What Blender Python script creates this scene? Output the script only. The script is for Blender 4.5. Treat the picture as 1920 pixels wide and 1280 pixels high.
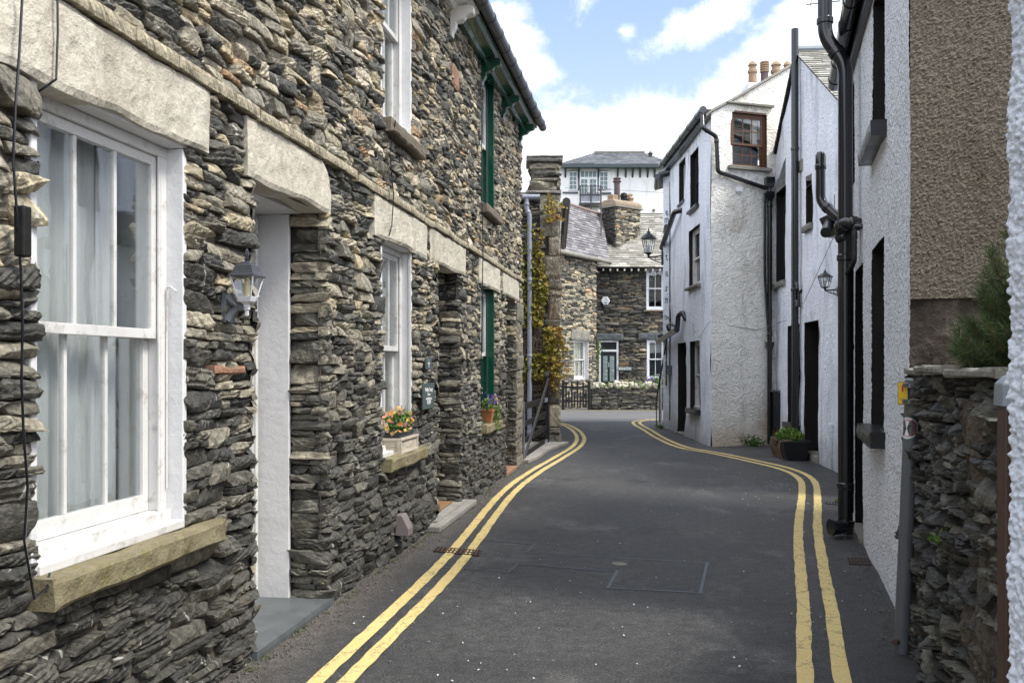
import bpy, math, random
import numpy as np
from math import sin, cos, pi, radians, atan2, sqrt
for o in list(bpy.data.objects): bpy.data.objects.remove(o)
SC = bpy.context.scene
COL = SC.collection
random.seed(7)
# ------------------------------------------------------------------ camera
FPX = 1700.0; HZ = 685.0; EYE = 1.4
cam = bpy.data.objects.new('camera', bpy.data.cameras.new('camera')); COL.objects.link(cam)
cam.location = (0, 0, EYE); cam.rotation_euler = (pi/2, 0, 0)
cam.data.sensor_width = 36; cam.data.lens = 36*FPX/1920; cam.data.shift_y = (HZ-640)/1920
cam.data.clip_start = .05; cam.data.clip_end = 2000
SC.camera = cam
SC.view_settings.view_transform = 'Standard'; SC.view_settings.look = 'None'
SC.view_settings.gamma = 1; SC.view_settings.exposure = 1.12
# ------------------------------------------------------------------ node helper
class NT:
    def __init__(s, tree): s.t = tree; s.t.nodes.clear()
    def n(s, typ, **kw):
        nd = s.t.nodes.new(typ)
        for k, v in kw.items(): setattr(nd, k, v)
        return nd
    def put(s, sock, v):
        if isinstance(v, bpy.types.NodeSocket): s.t.links.new(v, sock)
        elif v is not None:
            if hasattr(sock.default_value, '__len__'):
                if not hasattr(v, '__len__'): v = (v,)*len(sock.default_value)
                v = tuple(v)
                if len(sock.default_value) == 4 and len(v) == 3: v = v+(1,)
                sock.default_value = v
            else: sock.default_value = v
    def m(s, op, a, b=None, c=None, clamp=False):
        nd = s.n('ShaderNodeMath', operation=op, use_clamp=clamp)
        s.put(nd.inputs[0], a); s.put(nd.inputs[1], b)
        if c is not None: s.put(nd.inputs[2], c)
        return nd.outputs[0]
    def vm(s, op, a, b=None, c=None):
        nd = s.n('ShaderNodeVectorMath', operation=op)
        s.put(nd.inputs[0], a)
        if op == 'SCALE': s.put(nd.inputs[3], b)
        else:
            s.put(nd.inputs[1], b)
            if c is not None: s.put(nd.inputs[2], c)
        return nd.outputs['Value'] if op in ('LENGTH', 'DISTANCE', 'DOT_PRODUCT') else nd.outputs[0]
    def noise(s, co, scale, detail=4, rough=.55, dist=0, col=False):
        nd = s.n('ShaderNodeTexNoise'); s.put(nd.inputs['Vector'], co)
        nd.inputs['Scale'].default_value = scale; nd.inputs['Detail'].default_value = detail
        nd.inputs['Roughness'].default_value = rough; nd.inputs['Distortion'].default_value = dist
        return nd.outputs['Color' if col else 0]
    def vor(s, co, scale, feat='F1', rnd=1, out='Distance'):
        nd = s.n('ShaderNodeTexVoronoi', feature=feat); s.put(nd.inputs['Vector'], co)
        nd.inputs['Scale'].default_value = scale; nd.inputs['Randomness'].default_value = rnd
        return nd.outputs[out]
    def ramp(s, f, stops, interp='LINEAR'):
        nd = s.n('ShaderNodeValToRGB'); s.put(nd.inputs[0], f); r = nd.color_ramp; r.interpolation = interp
        while len(r.elements) < len(stops): r.elements.new(.5)
        for e, (p, c) in zip(r.elements, stops):
            e.position = p; e.color = (c, c, c, 1) if not hasattr(c, '__len__') else tuple(c)+(1,)
        return nd.outputs[0]
    def step(s, f, a, b):
        nd = s.n('ShaderNodeMapRange', interpolation_type='SMOOTHSTEP')
        s.put(nd.inputs[0], f); nd.inputs[1].default_value = a; nd.inputs[2].default_value = b
        return nd.outputs[0]
    def mix(s, f, a, b, mode='MIX'):
        nd = s.n('ShaderNodeMix', data_type='RGBA', blend_type=mode)
        s.put(nd.inputs[0], f); s.put(nd.inputs[6], a); s.put(nd.inputs[7], b)
        return nd.outputs[2]
    def bump(s, h, strength=.5, dist=.01, nrm=None):
        nd = s.n('ShaderNodeBump'); s.put(nd.inputs['Height'], h)
        nd.inputs['Strength'].default_value = strength; nd.inputs['Distance'].default_value = dist
        if nrm is not None: s.put(nd.inputs['Normal'], nrm)
        return nd.outputs[0]
    def sep(s, v):
        nd = s.n('ShaderNodeSeparateXYZ'); s.put(nd.inputs[0], v); return nd.outputs
    def comb(s, x, y, z):
        nd = s.n('ShaderNodeCombineXYZ'); s.put(nd.inputs[0], x); s.put(nd.inputs[1], y); s.put(nd.inputs[2], z); return nd.outputs[0]
    def obj(s): return s.n('ShaderNodeTexCoord').outputs['Object']
    def pos(s): return s.n('ShaderNodeNewGeometry').outputs['Position']
    def attr(s, name='tint'): return s.n('ShaderNodeAttribute', attribute_name=name).outputs['Vector']
    def rot(s, v, axis, ang):
        nd = s.n('ShaderNodeVectorRotate', rotation_type='AXIS_ANGLE'); s.put(nd.inputs[0], v)
        nd.inputs['Axis'].default_value = axis; s.put(nd.inputs['Angle'], ang); return nd.outputs[0]
    def out(s, col, rough=.7, spec=.4, nrm=None, metal=0, coat=0):
        p = s.n('ShaderNodeBsdfPrincipled'); s.put(p.inputs['Base Color'], col); s.put(p.inputs['Roughness'], rough)
        p.inputs['Specular IOR Level'].default_value = spec; p.inputs['Metallic'].default_value = metal
        p.inputs['Coat Weight'].default_value = coat
        if nrm is not None: s.put(p.inputs['Normal'], nrm)
        o = s.n('ShaderNodeOutputMaterial'); s.t.links.new(p.outputs[0], o.inputs[0]); return p
# ------------------------------------------------------------------ world and sun
SUN_TO = np.array((.72, -.30, 1.12)); SUN_TO /= np.linalg.norm(SUN_TO)
W = bpy.data.worlds.new('World'); SC.world = W; W.use_nodes = True
t = NT(W.node_tree)
sky = t.n('ShaderNodeTexSky', sky_type='NISHITA', sun_disc=False)
sky.sun_elevation = math.asin(SUN_TO[2]); sky.sun_rotation = atan2(SUN_TO[0], SUN_TO[1])
sky.altitude = 100; sky.air_density = 1.0; sky.dust_density = 1.2; sky.ozone_density = 1.5
dr = t.n('ShaderNodeTexCoord').outputs['Generated']
x, y, z = t.sep(dr)[:]
az = t.m('ARCTAN2', x, y); el = t.m('ARCSINE', z)
def blob(px, py, w, h, tilt=0, amp=1):
    a = math.atan((px-960)/FPX); e = math.asin((HZ-py)/FPX/sqrt(1+((px-960)/FPX)**2+((HZ-py)/FPX)**2))
    da = t.m('SUBTRACT', az, a); de = t.m('SUBTRACT', el, e)
    ct, st = cos(tilt), sin(tilt)
    u = t.m('MULTIPLY', t.m('ADD', t.m('MULTIPLY', da, ct), t.m('MULTIPLY', de, st)), FPX/w)
    v = t.m('MULTIPLY', t.m('SUBTRACT', t.m('MULTIPLY', de, ct), t.m('MULTIPLY', da, st)), FPX/h)
    q = t.m('SQRT', t.m('ADD', t.m('MULTIPLY', u, u), t.m('MULTIPLY', v, v)))
    return t.m('MULTIPLY', t.m('SUBTRACT', 1.0, q, clamp=True), amp)
blobs = [blob(1120, 345, 330, 195, 0, 1.6), blob(1290, 390, 230, 190, 0, 1.2), blob(930, 110, 130, 115, -.5, 1.1), blob(990, 120, 90, 50, -.4, .8),
         blob(900, 250, 140, 170, 0, 1.1), blob(1290, 45, 150, 52, .35, .88), blob(1175, 58, 52, 30, 0, .72), blob(1470, 100, 240, 75, .75, 1.1),
         blob(1400, 185, 130, 95, .5, 1.1), blob(1560, 40, 140, 60, .5, .85)]
mk_ = blobs[0]
for b in blobs[1:]: mk_ = t.m('MAXIMUM', mk_, b)
n1 = t.noise(dr, 11, 10, .66, .25); n2 = t.noise(dr, 2.2, 6, .6, .2)
gen = t.m('MULTIPLY', t.step(n2, .34, .60), t.m('MAXIMUM', t.step(t.m('ABSOLUTE', az), .55, .9), t.step(el, .6, .9)))     # extra cloud added outside the street's strip of sky, to light the scene
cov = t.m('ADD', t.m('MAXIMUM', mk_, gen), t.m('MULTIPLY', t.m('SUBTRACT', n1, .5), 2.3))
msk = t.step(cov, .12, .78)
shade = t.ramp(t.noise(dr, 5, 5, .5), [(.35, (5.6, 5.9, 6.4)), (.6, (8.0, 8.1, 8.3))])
shade = t.mix(t.m('MAXIMUM', t.step(t.m('ABSOLUTE', az), .7, 1.6), t.step(el, .7, 1.0)), shade, (11.2, 11.5, 12.3))  # unseen clouds made brighter to fill the street with light
skyc = t.mix(1.0, sky.outputs[0], (.95, 1.0, 1.02), 'MULTIPLY')
skyc = t.mix(.65, skyc, (2.5, 3.45, 4.9))
skyc = t.mix(t.step(el, .45, -.02), skyc, (4.6, 5.2, 5.9))
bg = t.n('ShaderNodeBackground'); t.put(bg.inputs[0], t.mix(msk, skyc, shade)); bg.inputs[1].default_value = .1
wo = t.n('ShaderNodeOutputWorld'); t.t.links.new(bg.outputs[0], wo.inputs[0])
sd = bpy.data.lights.new('sun', 'SUN'); so = bpy.data.objects.new('sun', sd); COL.objects.link(so)
sd.energy = 2.4; sd.angle = radians(16); sd.color = (1, .95, .86)
from mathutils import Vector, Matrix
so.rotation_euler = Vector(SUN_TO).to_track_quat('Z', 'Y').to_euler()
# ------------------------------------------------------------------ frames: d = out of the wall, s = along it (to the right when you face it), z = up
class Fr:
    def __init__(s, ox, oy, nx, ny):
        l = sqrt(nx*nx+ny*ny); s.o = (ox, oy); s.nx = nx/l; s.ny = ny/l; s.ux = -s.ny; s.uy = s.nx
    def w(s, d, a, z=0): return (s.o[0]+d*s.nx+a*s.ux, s.o[1]+d*s.ny+a*s.uy, z)
    def ang(s): return atan2(s.ny, s.nx)
    def hit(s, px, py=HZ, d=0):                     # wall point that the photograph shows at px, py
        rx = (px-960)/FPX
        Y = (d+s.nx*s.o[0]+s.ny*s.o[1])/(s.nx*rx+s.ny); X = rx*Y
        return (X-s.o[0])*s.ux+(Y-s.o[1])*s.uy, EYE+(HZ-py)/FPX*Y
    def S(s, px, d=0): return s.hit(px, HZ, d)[0]
    def Z(s, px, py, d=0): return s.hit(px, py, d)[1]
def gp(px, py): Y = FPX*EYE/(py-HZ); return ((px-960)/FPX*Y, Y)
def at(px, py, Y): return ((px-960)/FPX*Y, Y, EYE+(HZ-py)/FPX*Y)
TH = math.atan(271/1700); PH = math.atan(.291); P2 = math.atan(162/1700)
WF = Fr(0, 0, 1, 0)
LF = Fr(-1.92, 0, cos(TH), -sin(TH))
R1 = Fr(.688, 0, -cos(PH), sin(PH))
RG = Fr(*R1.w(0, -4.64/cos(PH))[:2], -sin(PH), -cos(PH))
R2 = Fr(3.1435, 0, -cos(P2), sin(P2))
RL = Fr(3.44, 15.66, -1, .0055)
RR = Fr(3.44, 15.66, .32, -.947)
L2 = Fr(0, 16.2, 0, -1)
WG = Fr(1.52, 28.9, .827, -.563)
RC = Fr(0, 32.3, 0, -1)
GW = Fr(0, 28.6, 0, -1)
HH = Fr(0, 55, 0, -1)
ls = lambda Y: Y/cos(TH)
rs = lambda Y: -Y/cos(PH)
# ------------------------------------------------------------------ objects
OFF = {}
def tag(o, label, cat, group=None):
    o['label'] = label; o['category'] = cat
    if group: o['group'] = group
def thing(name, label, cat, fr, off=(0, 0, 0), group=None):
    o = bpy.data.objects.new(name, None); COL.objects.link(o); o.empty_display_size = .2
    o.location = fr.w(*off); o.rotation_euler = (0, 0, fr.ang()); tag(o, label, cat, group)
    OFF[o.name] = (fr, tuple(off)); return o
def link(name, me, parent, fr, off):
    o = bpy.data.objects.new(name, me); COL.objects.link(o)
    if parent is not None: o.parent = parent; OFF[o.name] = OFF[parent.name]
    else: o.location = fr.w(*off); o.rotation_euler = (0, 0, fr.ang()); OFF[o.name] = (fr, tuple(off))
    return o
def arr(name, V, F, mat, parent=None, fr=WF, off=(0, 0, 0), T=None, smooth=False):
    """quads or triangles held in numpy arrays -> ONE mesh object"""
    if parent is not None: fr, off = OFF[parent.name]
    V = np.asarray(V, float).reshape(-1, 3)-np.array(off); F = np.asarray(F, np.int32)
    me = bpy.data.meshes.new(name); k = F.shape[1]
    me.vertices.add(len(V)); me.vertices.foreach_set('co', V.ravel())
    me.loops.add(F.size); me.loops.foreach_set('vertex_index', F.ravel())
    me.polygons.add(len(F)); me.polygons.foreach_set('loop_start', np.arange(0, F.size, k, dtype=np.int32))
    me.polygons.foreach_set('use_smooth', np.full(len(F), smooth))
    me.update(calc_edges=True)
    if T is not None:
        a = me.attributes.new('tint', 'FLOAT_VECTOR', 'POINT'); a.data.foreach_set('vector', np.asarray(T, float).ravel())
    me.materials.append(mat)
    return link(name, me, parent, fr, off)
class MB:
    def __init__(s): s.v = []; s.f = []; s.t = []; s.cur = (.5, .5, .5)
    def add(s, vs, fs):
        b = len(s.v); s.v += [tuple(v) for v in vs]; s.f += [[b+i for i in f] for f in fs]; s.t += [s.cur]*len(vs); return s
    def box(s, a, b, j=0):
        (x0, y0, z0), (x1, y1, z1) = a, b
        vs = [(x, y, z) for z in (z0, z1) for y in (y0, y1) for x in (x0, x1)]
        if j: vs = [tuple(c+random.uniform(-j, j) for c in v) for v in vs]
        return s.add(vs, [(0, 2, 3, 1), (4, 5, 7, 6), (0, 1, 5, 4), (2, 6, 7, 3), (0, 4, 6, 2), (1, 3, 7, 5)])
    def prism(s, pts, off):
        n = len(pts); q = [tuple(a+b for a, b in zip(p, off)) for p in pts]
        return s.add(list(pts)+q, [list(range(n))[::-1], list(range(n, 2*n))]+[(i, (i+1) % n, n+(i+1) % n, n+i) for i in range(n)])
    def tube(s, pts, r, n=10, caps=True):
        pts = [Vector(p) for p in pts]; rr = r if hasattr(r, '__len__') else [r]*len(pts); vs = []; up = None
        for i, p in enumerate(pts):
            a = (p-pts[i-1]).normalized() if i else None; b = (pts[i+1]-p).normalized() if i < len(pts)-1 else None
            tdir = (a+b).normalized() if (a is not None and b is not None and (a+b).length > 1e-6) else (a or b)
            if up is None:
                up = Vector((0, 0, 1)) if abs(tdir.z) < .9 else Vector((1, 0, 0))
            xx = (up-tdir*up.dot(tdir)).normalized(); yy = tdir.cross(xx); up = xx
            k = 1
            if a is not None and b is not None: k = 1/max(.5, cos(a.angle(b)/2))
            for j in range(n):
                g = 2*pi*j/n; vs.append(p+(xx*cos(g)+yy*sin(g))*rr[i]*(k if False else 1))
        m = len(pts)
        fs = [(i*n+j, i*n+(j+1) % n, (i+1)*n+(j+1) % n, (i+1)*n+j) for i in range(m-1) for j in range(n)]
        if caps: fs += [list(range(n))[::-1], [(m-1)*n+j for j in range(n)]]
        return s.add(vs, fs)
    def lathe(s, prof, c, n=16, axis='z', rot=0, sq=False):
        vs = []
        for r, h in prof:
            for j in range(n):
                g = 2*pi*j/n+rot; a, b = r*cos(g), r*sin(g)
                vs.append((c[0]+a, c[1]+b, c[2]+h) if axis == 'z' else ((c[0]+h, c[1]+a, c[2]+b) if axis == 'x' else (c[0]+a, c[1]+h, c[2]+b)))
        m = len(prof)
        return s.add(vs, [(i*n+j, i*n+(j+1) % n, (i+1)*n+(j+1) % n, (i+1)*n+j) for i in range(m-1) for j in range(n)]+[list(range(n))[::-1], [(m-1)*n+j for j in range(n)]])
    def build(s, name, mat, parent=None, fr=WF, off=(0, 0, 0), bevel=0, smooth=False, sub=0):
        if parent is not None: fr, off = OFF[parent.name]
        me = bpy.data.meshes.new(name)
        me.from_pydata([tuple(c-o for c, o in zip(v, off)) for v in s.v], [], s.f); me.materials.append(mat)
        a = me.attributes.new('tint', 'FLOAT_VECTOR', 'POINT'); a.data.foreach_set('vector', np.array(s.t, float).ravel())
        if smooth: me.shade_smooth()
        o = link(name, me, parent, fr, off)
        if smooth:
            md = o.modifiers.new('es', 'EDGE_SPLIT'); md.split_angle = radians(40)
        if bevel:
            md = o.modifiers.new('bevel', 'BEVEL'); md.width = bevel; md.segments = 2; md.limit_method = 'ANGLE'
        return o
def B(a, b, j=0): return MB().box(a, b, j)
def bend(p, q, r, k=4, rad=.08):
    """polyline p-q-r with its corner at q rounded"""
    p, q, r = map(Vector, (p, q, r)); a = (p-q).normalized()*rad; b = (r-q).normalized()*rad
    return [tuple(q+a*(1-t_)**2+b*t_**2) for t_ in [i/k for i in range(k+1)]]
def pipe_path(pts, rad=.08):
    out = [tuple(pts[0])]
    for i in range(1, len(pts)-1): out += bend(pts[i-1], pts[i], pts[i+1], 5, rad)
    return out+[tuple(pts[-1])]
# ------------------------------------------------------------------ noise on arrays
def _h(i, j, k, s):
    n = (i*374761393+j*668265263+k*2147483647+s*1274126177) & 0xffffffff
    n = ((n ^ (n >> 13))*1103515245) & 0xffffffff
    n = ((n ^ (n >> 16))*2246822519) & 0xffffffff
    return ((n ^ (n >> 15)) & 0xffffff)/float(0xffffff)
def vn(p, sc=1., seed=0):
    q = np.asarray(p, float)*sc+1000.; i = np.floor(q).astype(np.int64); f = q-i; f = f*f*(3-2*f); r = 0
    for a in (0, 1):
        for b in (0, 1):
            for c in (0, 1):
                w = (f[..., 0] if a else 1-f[..., 0])*(f[..., 1] if b else 1-f[..., 1])*(f[..., 2] if c else 1-f[..., 2])
                r = r+w*_h(i[..., 0]+a, i[..., 1]+b, i[..., 2]+c, seed)
    return r*2-1
def fbm(p, sc, o=3, seed=0): return sum(vn(p, sc*2**i, seed+i)*.5**i for i in range(o))
def cells2(s, z, sc, seed=0):
    """worley distance in the plane"""
    x = s*sc+500; y = z*sc+500; ix = np.floor(x).astype(np.int64); iy = np.floor(y).astype(np.int64); best = np.full(x.shape, 9.)
    for a in (-1, 0, 1):
        for b in (-1, 0, 1):
            cx = ix+a+_h(ix+a, iy+b, ix*0, seed); cy = iy+b+_h(ix+a, iy+b, ix*0+3, seed+5)
            best = np.minimum(best, (x-cx)**2+(y-cy)**2)
    return np.sqrt(best)
# ------------------------------------------------------------------ wall sheets and rubble stone
def panel(s0, s1, z0, z1, holes=(), cs=.2, cz=.2, disp=None, top=None, ze=None):
    S = np.linspace(s0, s1, max(2, int(round((s1-s0)/cs))+1)); Z = np.linspace(z0, z1, max(2, int(round((z1-z0)/cz))+1))
    for h in holes:
        for a, A in ((h[0], 's'), (h[1], 's'), (h[2], 'z'), (h[3], 'z')):
            if A == 's' and s0 < a < s1: S = S[abs(S-a) > cs*.3]; S = np.sort(np.append(S, a))
            if A == 'z' and z0 < a < z1: Z = Z[abs(Z-a) > cz*.3]; Z = np.sort(np.append(Z, a))
    SS, ZZ = np.meshgrid(S, Z, indexing='ij'); n, m = SS.shape
    I = np.arange(n*m).reshape(n, m)
    F = np.stack([I[:-1, :-1], I[1:, :-1], I[1:, 1:], I[:-1, 1:]], -1).reshape(-1, 4)
    cS = ((S[1:]+S[:-1])/2)[:, None]+0*Z[None, 1:]; cZ = ((Z[1:]+Z[:-1])/2)[None, :]+0*S[1:, None]
    keep = np.ones(cS.shape, bool)
    for h in holes: keep &= ~((cS > h[0]) & (cS < h[1]) & (cZ > h[2]) & (cZ < h[3]))
    if top is not None and ze is None: ZZ = np.minimum(ZZ, np.array([top(a) for a in S])[:, None])
    elif top is not None:
        T_ = np.array([top(a) for a in S])[:, None]; ZZ = np.where(ZZ > ze, ze+(ZZ-ze)/(z1-ze)*(T_-ze), ZZ)
    D = disp(SS, ZZ) if disp is not None else 0*SS
    return np.stack([D, SS, ZZ], -1).reshape(-1, 3), F[keep.ravel()]
def rubble(s0, s1, z0, z1, holes=(), lod=(7, 5), seed=1, sc=1., wmax=.34, proud=0., dark=None, gap=.004, xf=None, jag=1., hmax=.118, warp=.02, thin=1.):
    rng = np.random.default_rng(seed); cells = []
    def sub(a0, a1, b0, b1, dep=0):
        w, h = a1-a0, b1-b0
        hm = hmax*sc*(.55+.6*rng.random())
        if dep < 6 and h > hm or (h > .055*sc and w/h < 3.6 and rng.random() < .50*thin):
            c = b0+h*rng.uniform(.36, .64); sub(a0, a1, b0, c, dep+1); sub(a0, a1, c, b1, dep+1)
        elif w/h > rng.uniform(3.8, 8) or w > wmax*sc:
            c = a0+w*rng.uniform(.3, .7); sub(a0, c, b0, b1, dep+1); sub(c, a1, b0, b1, dep+1)
        else: cells.append((a0, a1, b0, b1))
    br = sorted(set([z0, z1]+[h[2] for h in holes if z0 < h[2] < z1]+[h[3] for h in holes if z0 < h[3] < z1]))
    for ba, bb in zip(br[:-1], br[1:]):
        z = ba
        while z < bb-1e-6:
            H = rng.uniform(.14, .27)*sc
            if bb-z-H < .07*sc: H = bb-z
            zm = z+H/2; iv = [(s0, s1)]
            for h in holes:
                if h[2] < zm < h[3]:
                    iv = [p for (a, b) in iv for p in ((a, min(b, h[0])), (max(a, h[1]), b)) if p[1]-p[0] > .02]
            for a, b in iv:
                x = a
                while x < b-1e-6:
                    w = rng.uniform(.2, .6)*sc
                    if b-x-w < .12*sc: w = b-x
                    sub(x, x+w, z, z+H); x += w
            z += H
    C = np.array(cells); n = len(C); nx, nz = lod
    g = min(gap, .006)*.5
    a0 = C[:, 0]+g; a1 = C[:, 1]-g; b0 = C[:, 2]+g*.7; b1 = C[:, 3]-g*.7
    w = a1-a0; h = b1-b0; mn = np.minimum(w, h)
    def jj(k=.24): return rng.uniform(-1, 1, n)*mn*k
    sk = rng.normal(0, .42, n)*np.minimum(h, w); rt = rng.uniform(-.06, .06, n)*w
    cor = {}
    for (ia, ib) in ((0, 0), (1, 0), (1, 1), (0, 1)):
        cor[ia, ib] = ((a1 if ia else a0)+jj()+sk*(ib-.5), (b1 if ib else b0)+jj(.1)+rt*(ia-.5))
    A = np.concatenate([[-1], np.sin(np.linspace(-1, 1, nx)*pi/2*.93)/sin(pi/2*.93), [1]])
    Bz = np.concatenate([[-1], np.sin(np.linspace(-1, 1, nz)*pi/2*.93)/sin(pi/2*.93), [1]])
    AA, BB = np.meshgrid(A, Bz, indexing='ij'); AA = AA[None]; BB = BB[None]
    ku = rng.uniform(.0, .3, n)[:, None, None]; kv = rng.uniform(.0, .22, n)[:, None, None]
    a = AA*(1-ku*BB**4*.16*(h/w)[:, None, None]**.5*1.6); b = BB*(1-kv*AA**4*.35)
    u = (a+1)/2; v = (b+1)/2; e = lambda q: q[:, None, None]
    s = e(cor[0, 0][0])*(1-u)*(1-v)+e(cor[1, 0][0])*u*(1-v)+e(cor[1, 1][0])*u*v+e(cor[0, 1][0])*(1-u)*v
    z = e(cor[0, 0][1])*(1-u)*(1-v)+e(cor[1, 0][1])*u*(1-v)+e(cor[1, 1][1])*u*v+e(cor[0, 1][1])*(1-u)*v
    P = np.stack([s, z, 0*s+e(rng.random(n)*50)], -1)
    jn = np.minimum(1, e(mn)/.06)
    s = s+(vn(P, 26/sc, seed)*.004+vn(P, 80/sc, seed+1)*.003)*jag*sc; z = z+(vn(P, 24/sc, seed+3)*.0035+vn(P, 75/sc, seed+4)*.002)*jag*sc*jn
    d = e(rng.uniform(-.014, .016, n)*jag)+proud+0*s
    d = d+e(rng.uniform(-.06, .06, n)*w*jag)*AA+e(rng.uniform(-.20, .16, n)*h*jag)*BB
    al = e(rng.normal(-.25, .3, n)); fr_ = e(rng.uniform(22, 48, n)/sc)
    ph = (z*np.cos(al)+s*np.sin(al)+.006*vn(P, 18/sc, seed+9))*fr_+e(rng.random(n))
    saw = ph-np.floor(ph); d = d+e(rng.choice([0, .003, .007, .013], n)*jag*sc)*(saw-.5)
    d = d+vn(P, 14/sc, seed+11)*.003*jag*sc+(1-2*abs(vn(P, 30/sc, seed+12)))*.0035*jag*sc+vn(P, 90/sc, seed+13)*.0018*jag*sc
    fc = None                                                  # a few random cleavage planes: chipped, faceted face
    for k in range(5):
        g1 = e(rng.normal(0, .020, n)); g2 = e(rng.normal(0, .014, n)); o_ = e(rng.uniform(.002, .022, n)); pl = o_+g1*AA+g2*BB
        fc = pl if fc is None else np.minimum(fc, pl)
    d = d+fc*jag*sc*np.minimum(1, e(mn)/.07)
    ed = np.maximum(abs(AA), abs(BB)); d = d-.005*sc*np.clip((ed-.86)/.14, 0, 1)
    for h_ in holes:
        if h_[3]-h_[2] > .4:
            inz = (C[:, 3] > h_[2]+.02) & (C[:, 2] < h_[3]-.02)
            s = np.where(e(inz & (abs(C[:, 1]-h_[0]) < .004)), np.minimum(s, h_[0]-.003), s); s = np.where(e(inz & (abs(C[:, 0]-h_[1]) < .004)), np.maximum(s, h_[1]+.003), s)
    d[:, 0, :] = d[:, -1, :] = -.05+proud; d[:, :, 0] = d[:, :, -1] = -.05+proud
    z = z+warp*(vn(np.stack([s*.9, z*1.1, 0*s], -1), 1, 77))*np.clip(e(((C[:, 2]+C[:, 3])/2-z0)/.3), 0, 1)*np.clip(e((z1-(C[:, 2]+C[:, 3])/2)/.3), 0, 1)
    V = np.stack([d, s, z], -1)
    r1 = rng.random(n)
    if dark is not None: r1 = np.clip(dark((C[:, 0]+C[:, 1])/2, (C[:, 2]+C[:, 3])/2, r1), 0, .999)
    T = np.stack([r1, rng.random(n), rng.random(n)], -1)
    N0, N1 = nx+2, nz+2
    T = np.repeat(T[:, None, :], N0*N1, 1)
    I = np.arange(n*N0*N1).reshape(n, N0, N1)
    F = np.stack([I[:, :-1, :-1], I[:, 1:, :-1], I[:, 1:, 1:], I[:, :-1, 1:]], -1).reshape(-1, 4)
    V = V.reshape(-1, 3)
    if xf is not None: V = xf(V)
    return V, F, T.reshape(-1, 3)
def join(*ps):
    Vs, Fs, Ts, b = [], [], [], 0
    for p in ps:
        Vs.append(p[0]); Fs.append(p[1]+b); Ts.append(p[2] if len(p) > 2 else np.full((len(p[0]), 3), .5)); b += len(p[0])
    return np.concatenate(Vs), np.concatenate(Fs), np.concatenate(Ts)
def leaves(pts, nrm, size, seed=0, asp=.6, jit=.8, tint=None, fold=.3):
    """one folded leaf (two quads) at every point"""
    rng = np.random.default_rng(seed); n = len(pts); pts = np.asarray(pts, float)
    N = np.asarray(nrm, float)+rng.normal(0, jit, (n, 3)); N /= np.linalg.norm(N, axis=1)[:, None]
    A = np.cross(N, rng.normal(0, 1, (n, 3))); A /= np.linalg.norm(A, axis=1)[:, None]; Bv = np.cross(N, A)
    L = (np.asarray(size)*rng.uniform(.6, 1.25, n))[:, None]; w = L*asp*.5
    base = pts-A*L*.5; tip = pts+A*L*.5; c = pts-N*L*.08
    v = np.stack([base, c-A*L*.08+Bv*w+N*w*fold*2, tip, c-A*L*.08-Bv*w+N*w*fold*2, pts*0+c], 1)
    I = np.arange(n)[:, None]*5
    F = np.concatenate([I+np.array([[0, 4, 1]]), I+np.array([[4, 2, 1]]), I+np.array([[0, 3, 4]]), I+np.array([[4, 3, 2]])], 0)
    r = rng.random((n, 3))
    if tint is not None: r[:, 0] = tint(pts, r[:, 0])
    return v.reshape(-1, 3), F, np.repeat(r, 5, 0)
def textmesh(name, txt, mat, parent, s, z, d, size, align='CENTER', ext=.001, rot=0, sx=1):
    cu = bpy.data.curves.new(name, 'FONT'); cu.body = txt; cu.size = size; cu.extrude = ext; cu.align_x = align; cu.align_y = 'CENTER'
    tmp = bpy.data.objects.new('tmp', cu); COL.objects.link(tmp); bpy.context.view_layer.update()
    me = bpy.data.meshes.new_from_object(tmp.evaluated_get(bpy.context.evaluated_depsgraph_get())); bpy.data.objects.remove(tmp)
    fr, off = OFF[parent.name]
    for v in me.vertices:
        x, y, q = v.co; x *= sx; x, y = x*cos(rot)-y*sin(rot), x*sin(rot)+y*cos(rot)
        v.co = (d+q-off[0], s+x-off[1], z+y-off[2])
    me.materials.clear(); me.materials.append(mat); me.name = name
    return link(name, me, parent, fr, off)
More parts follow.
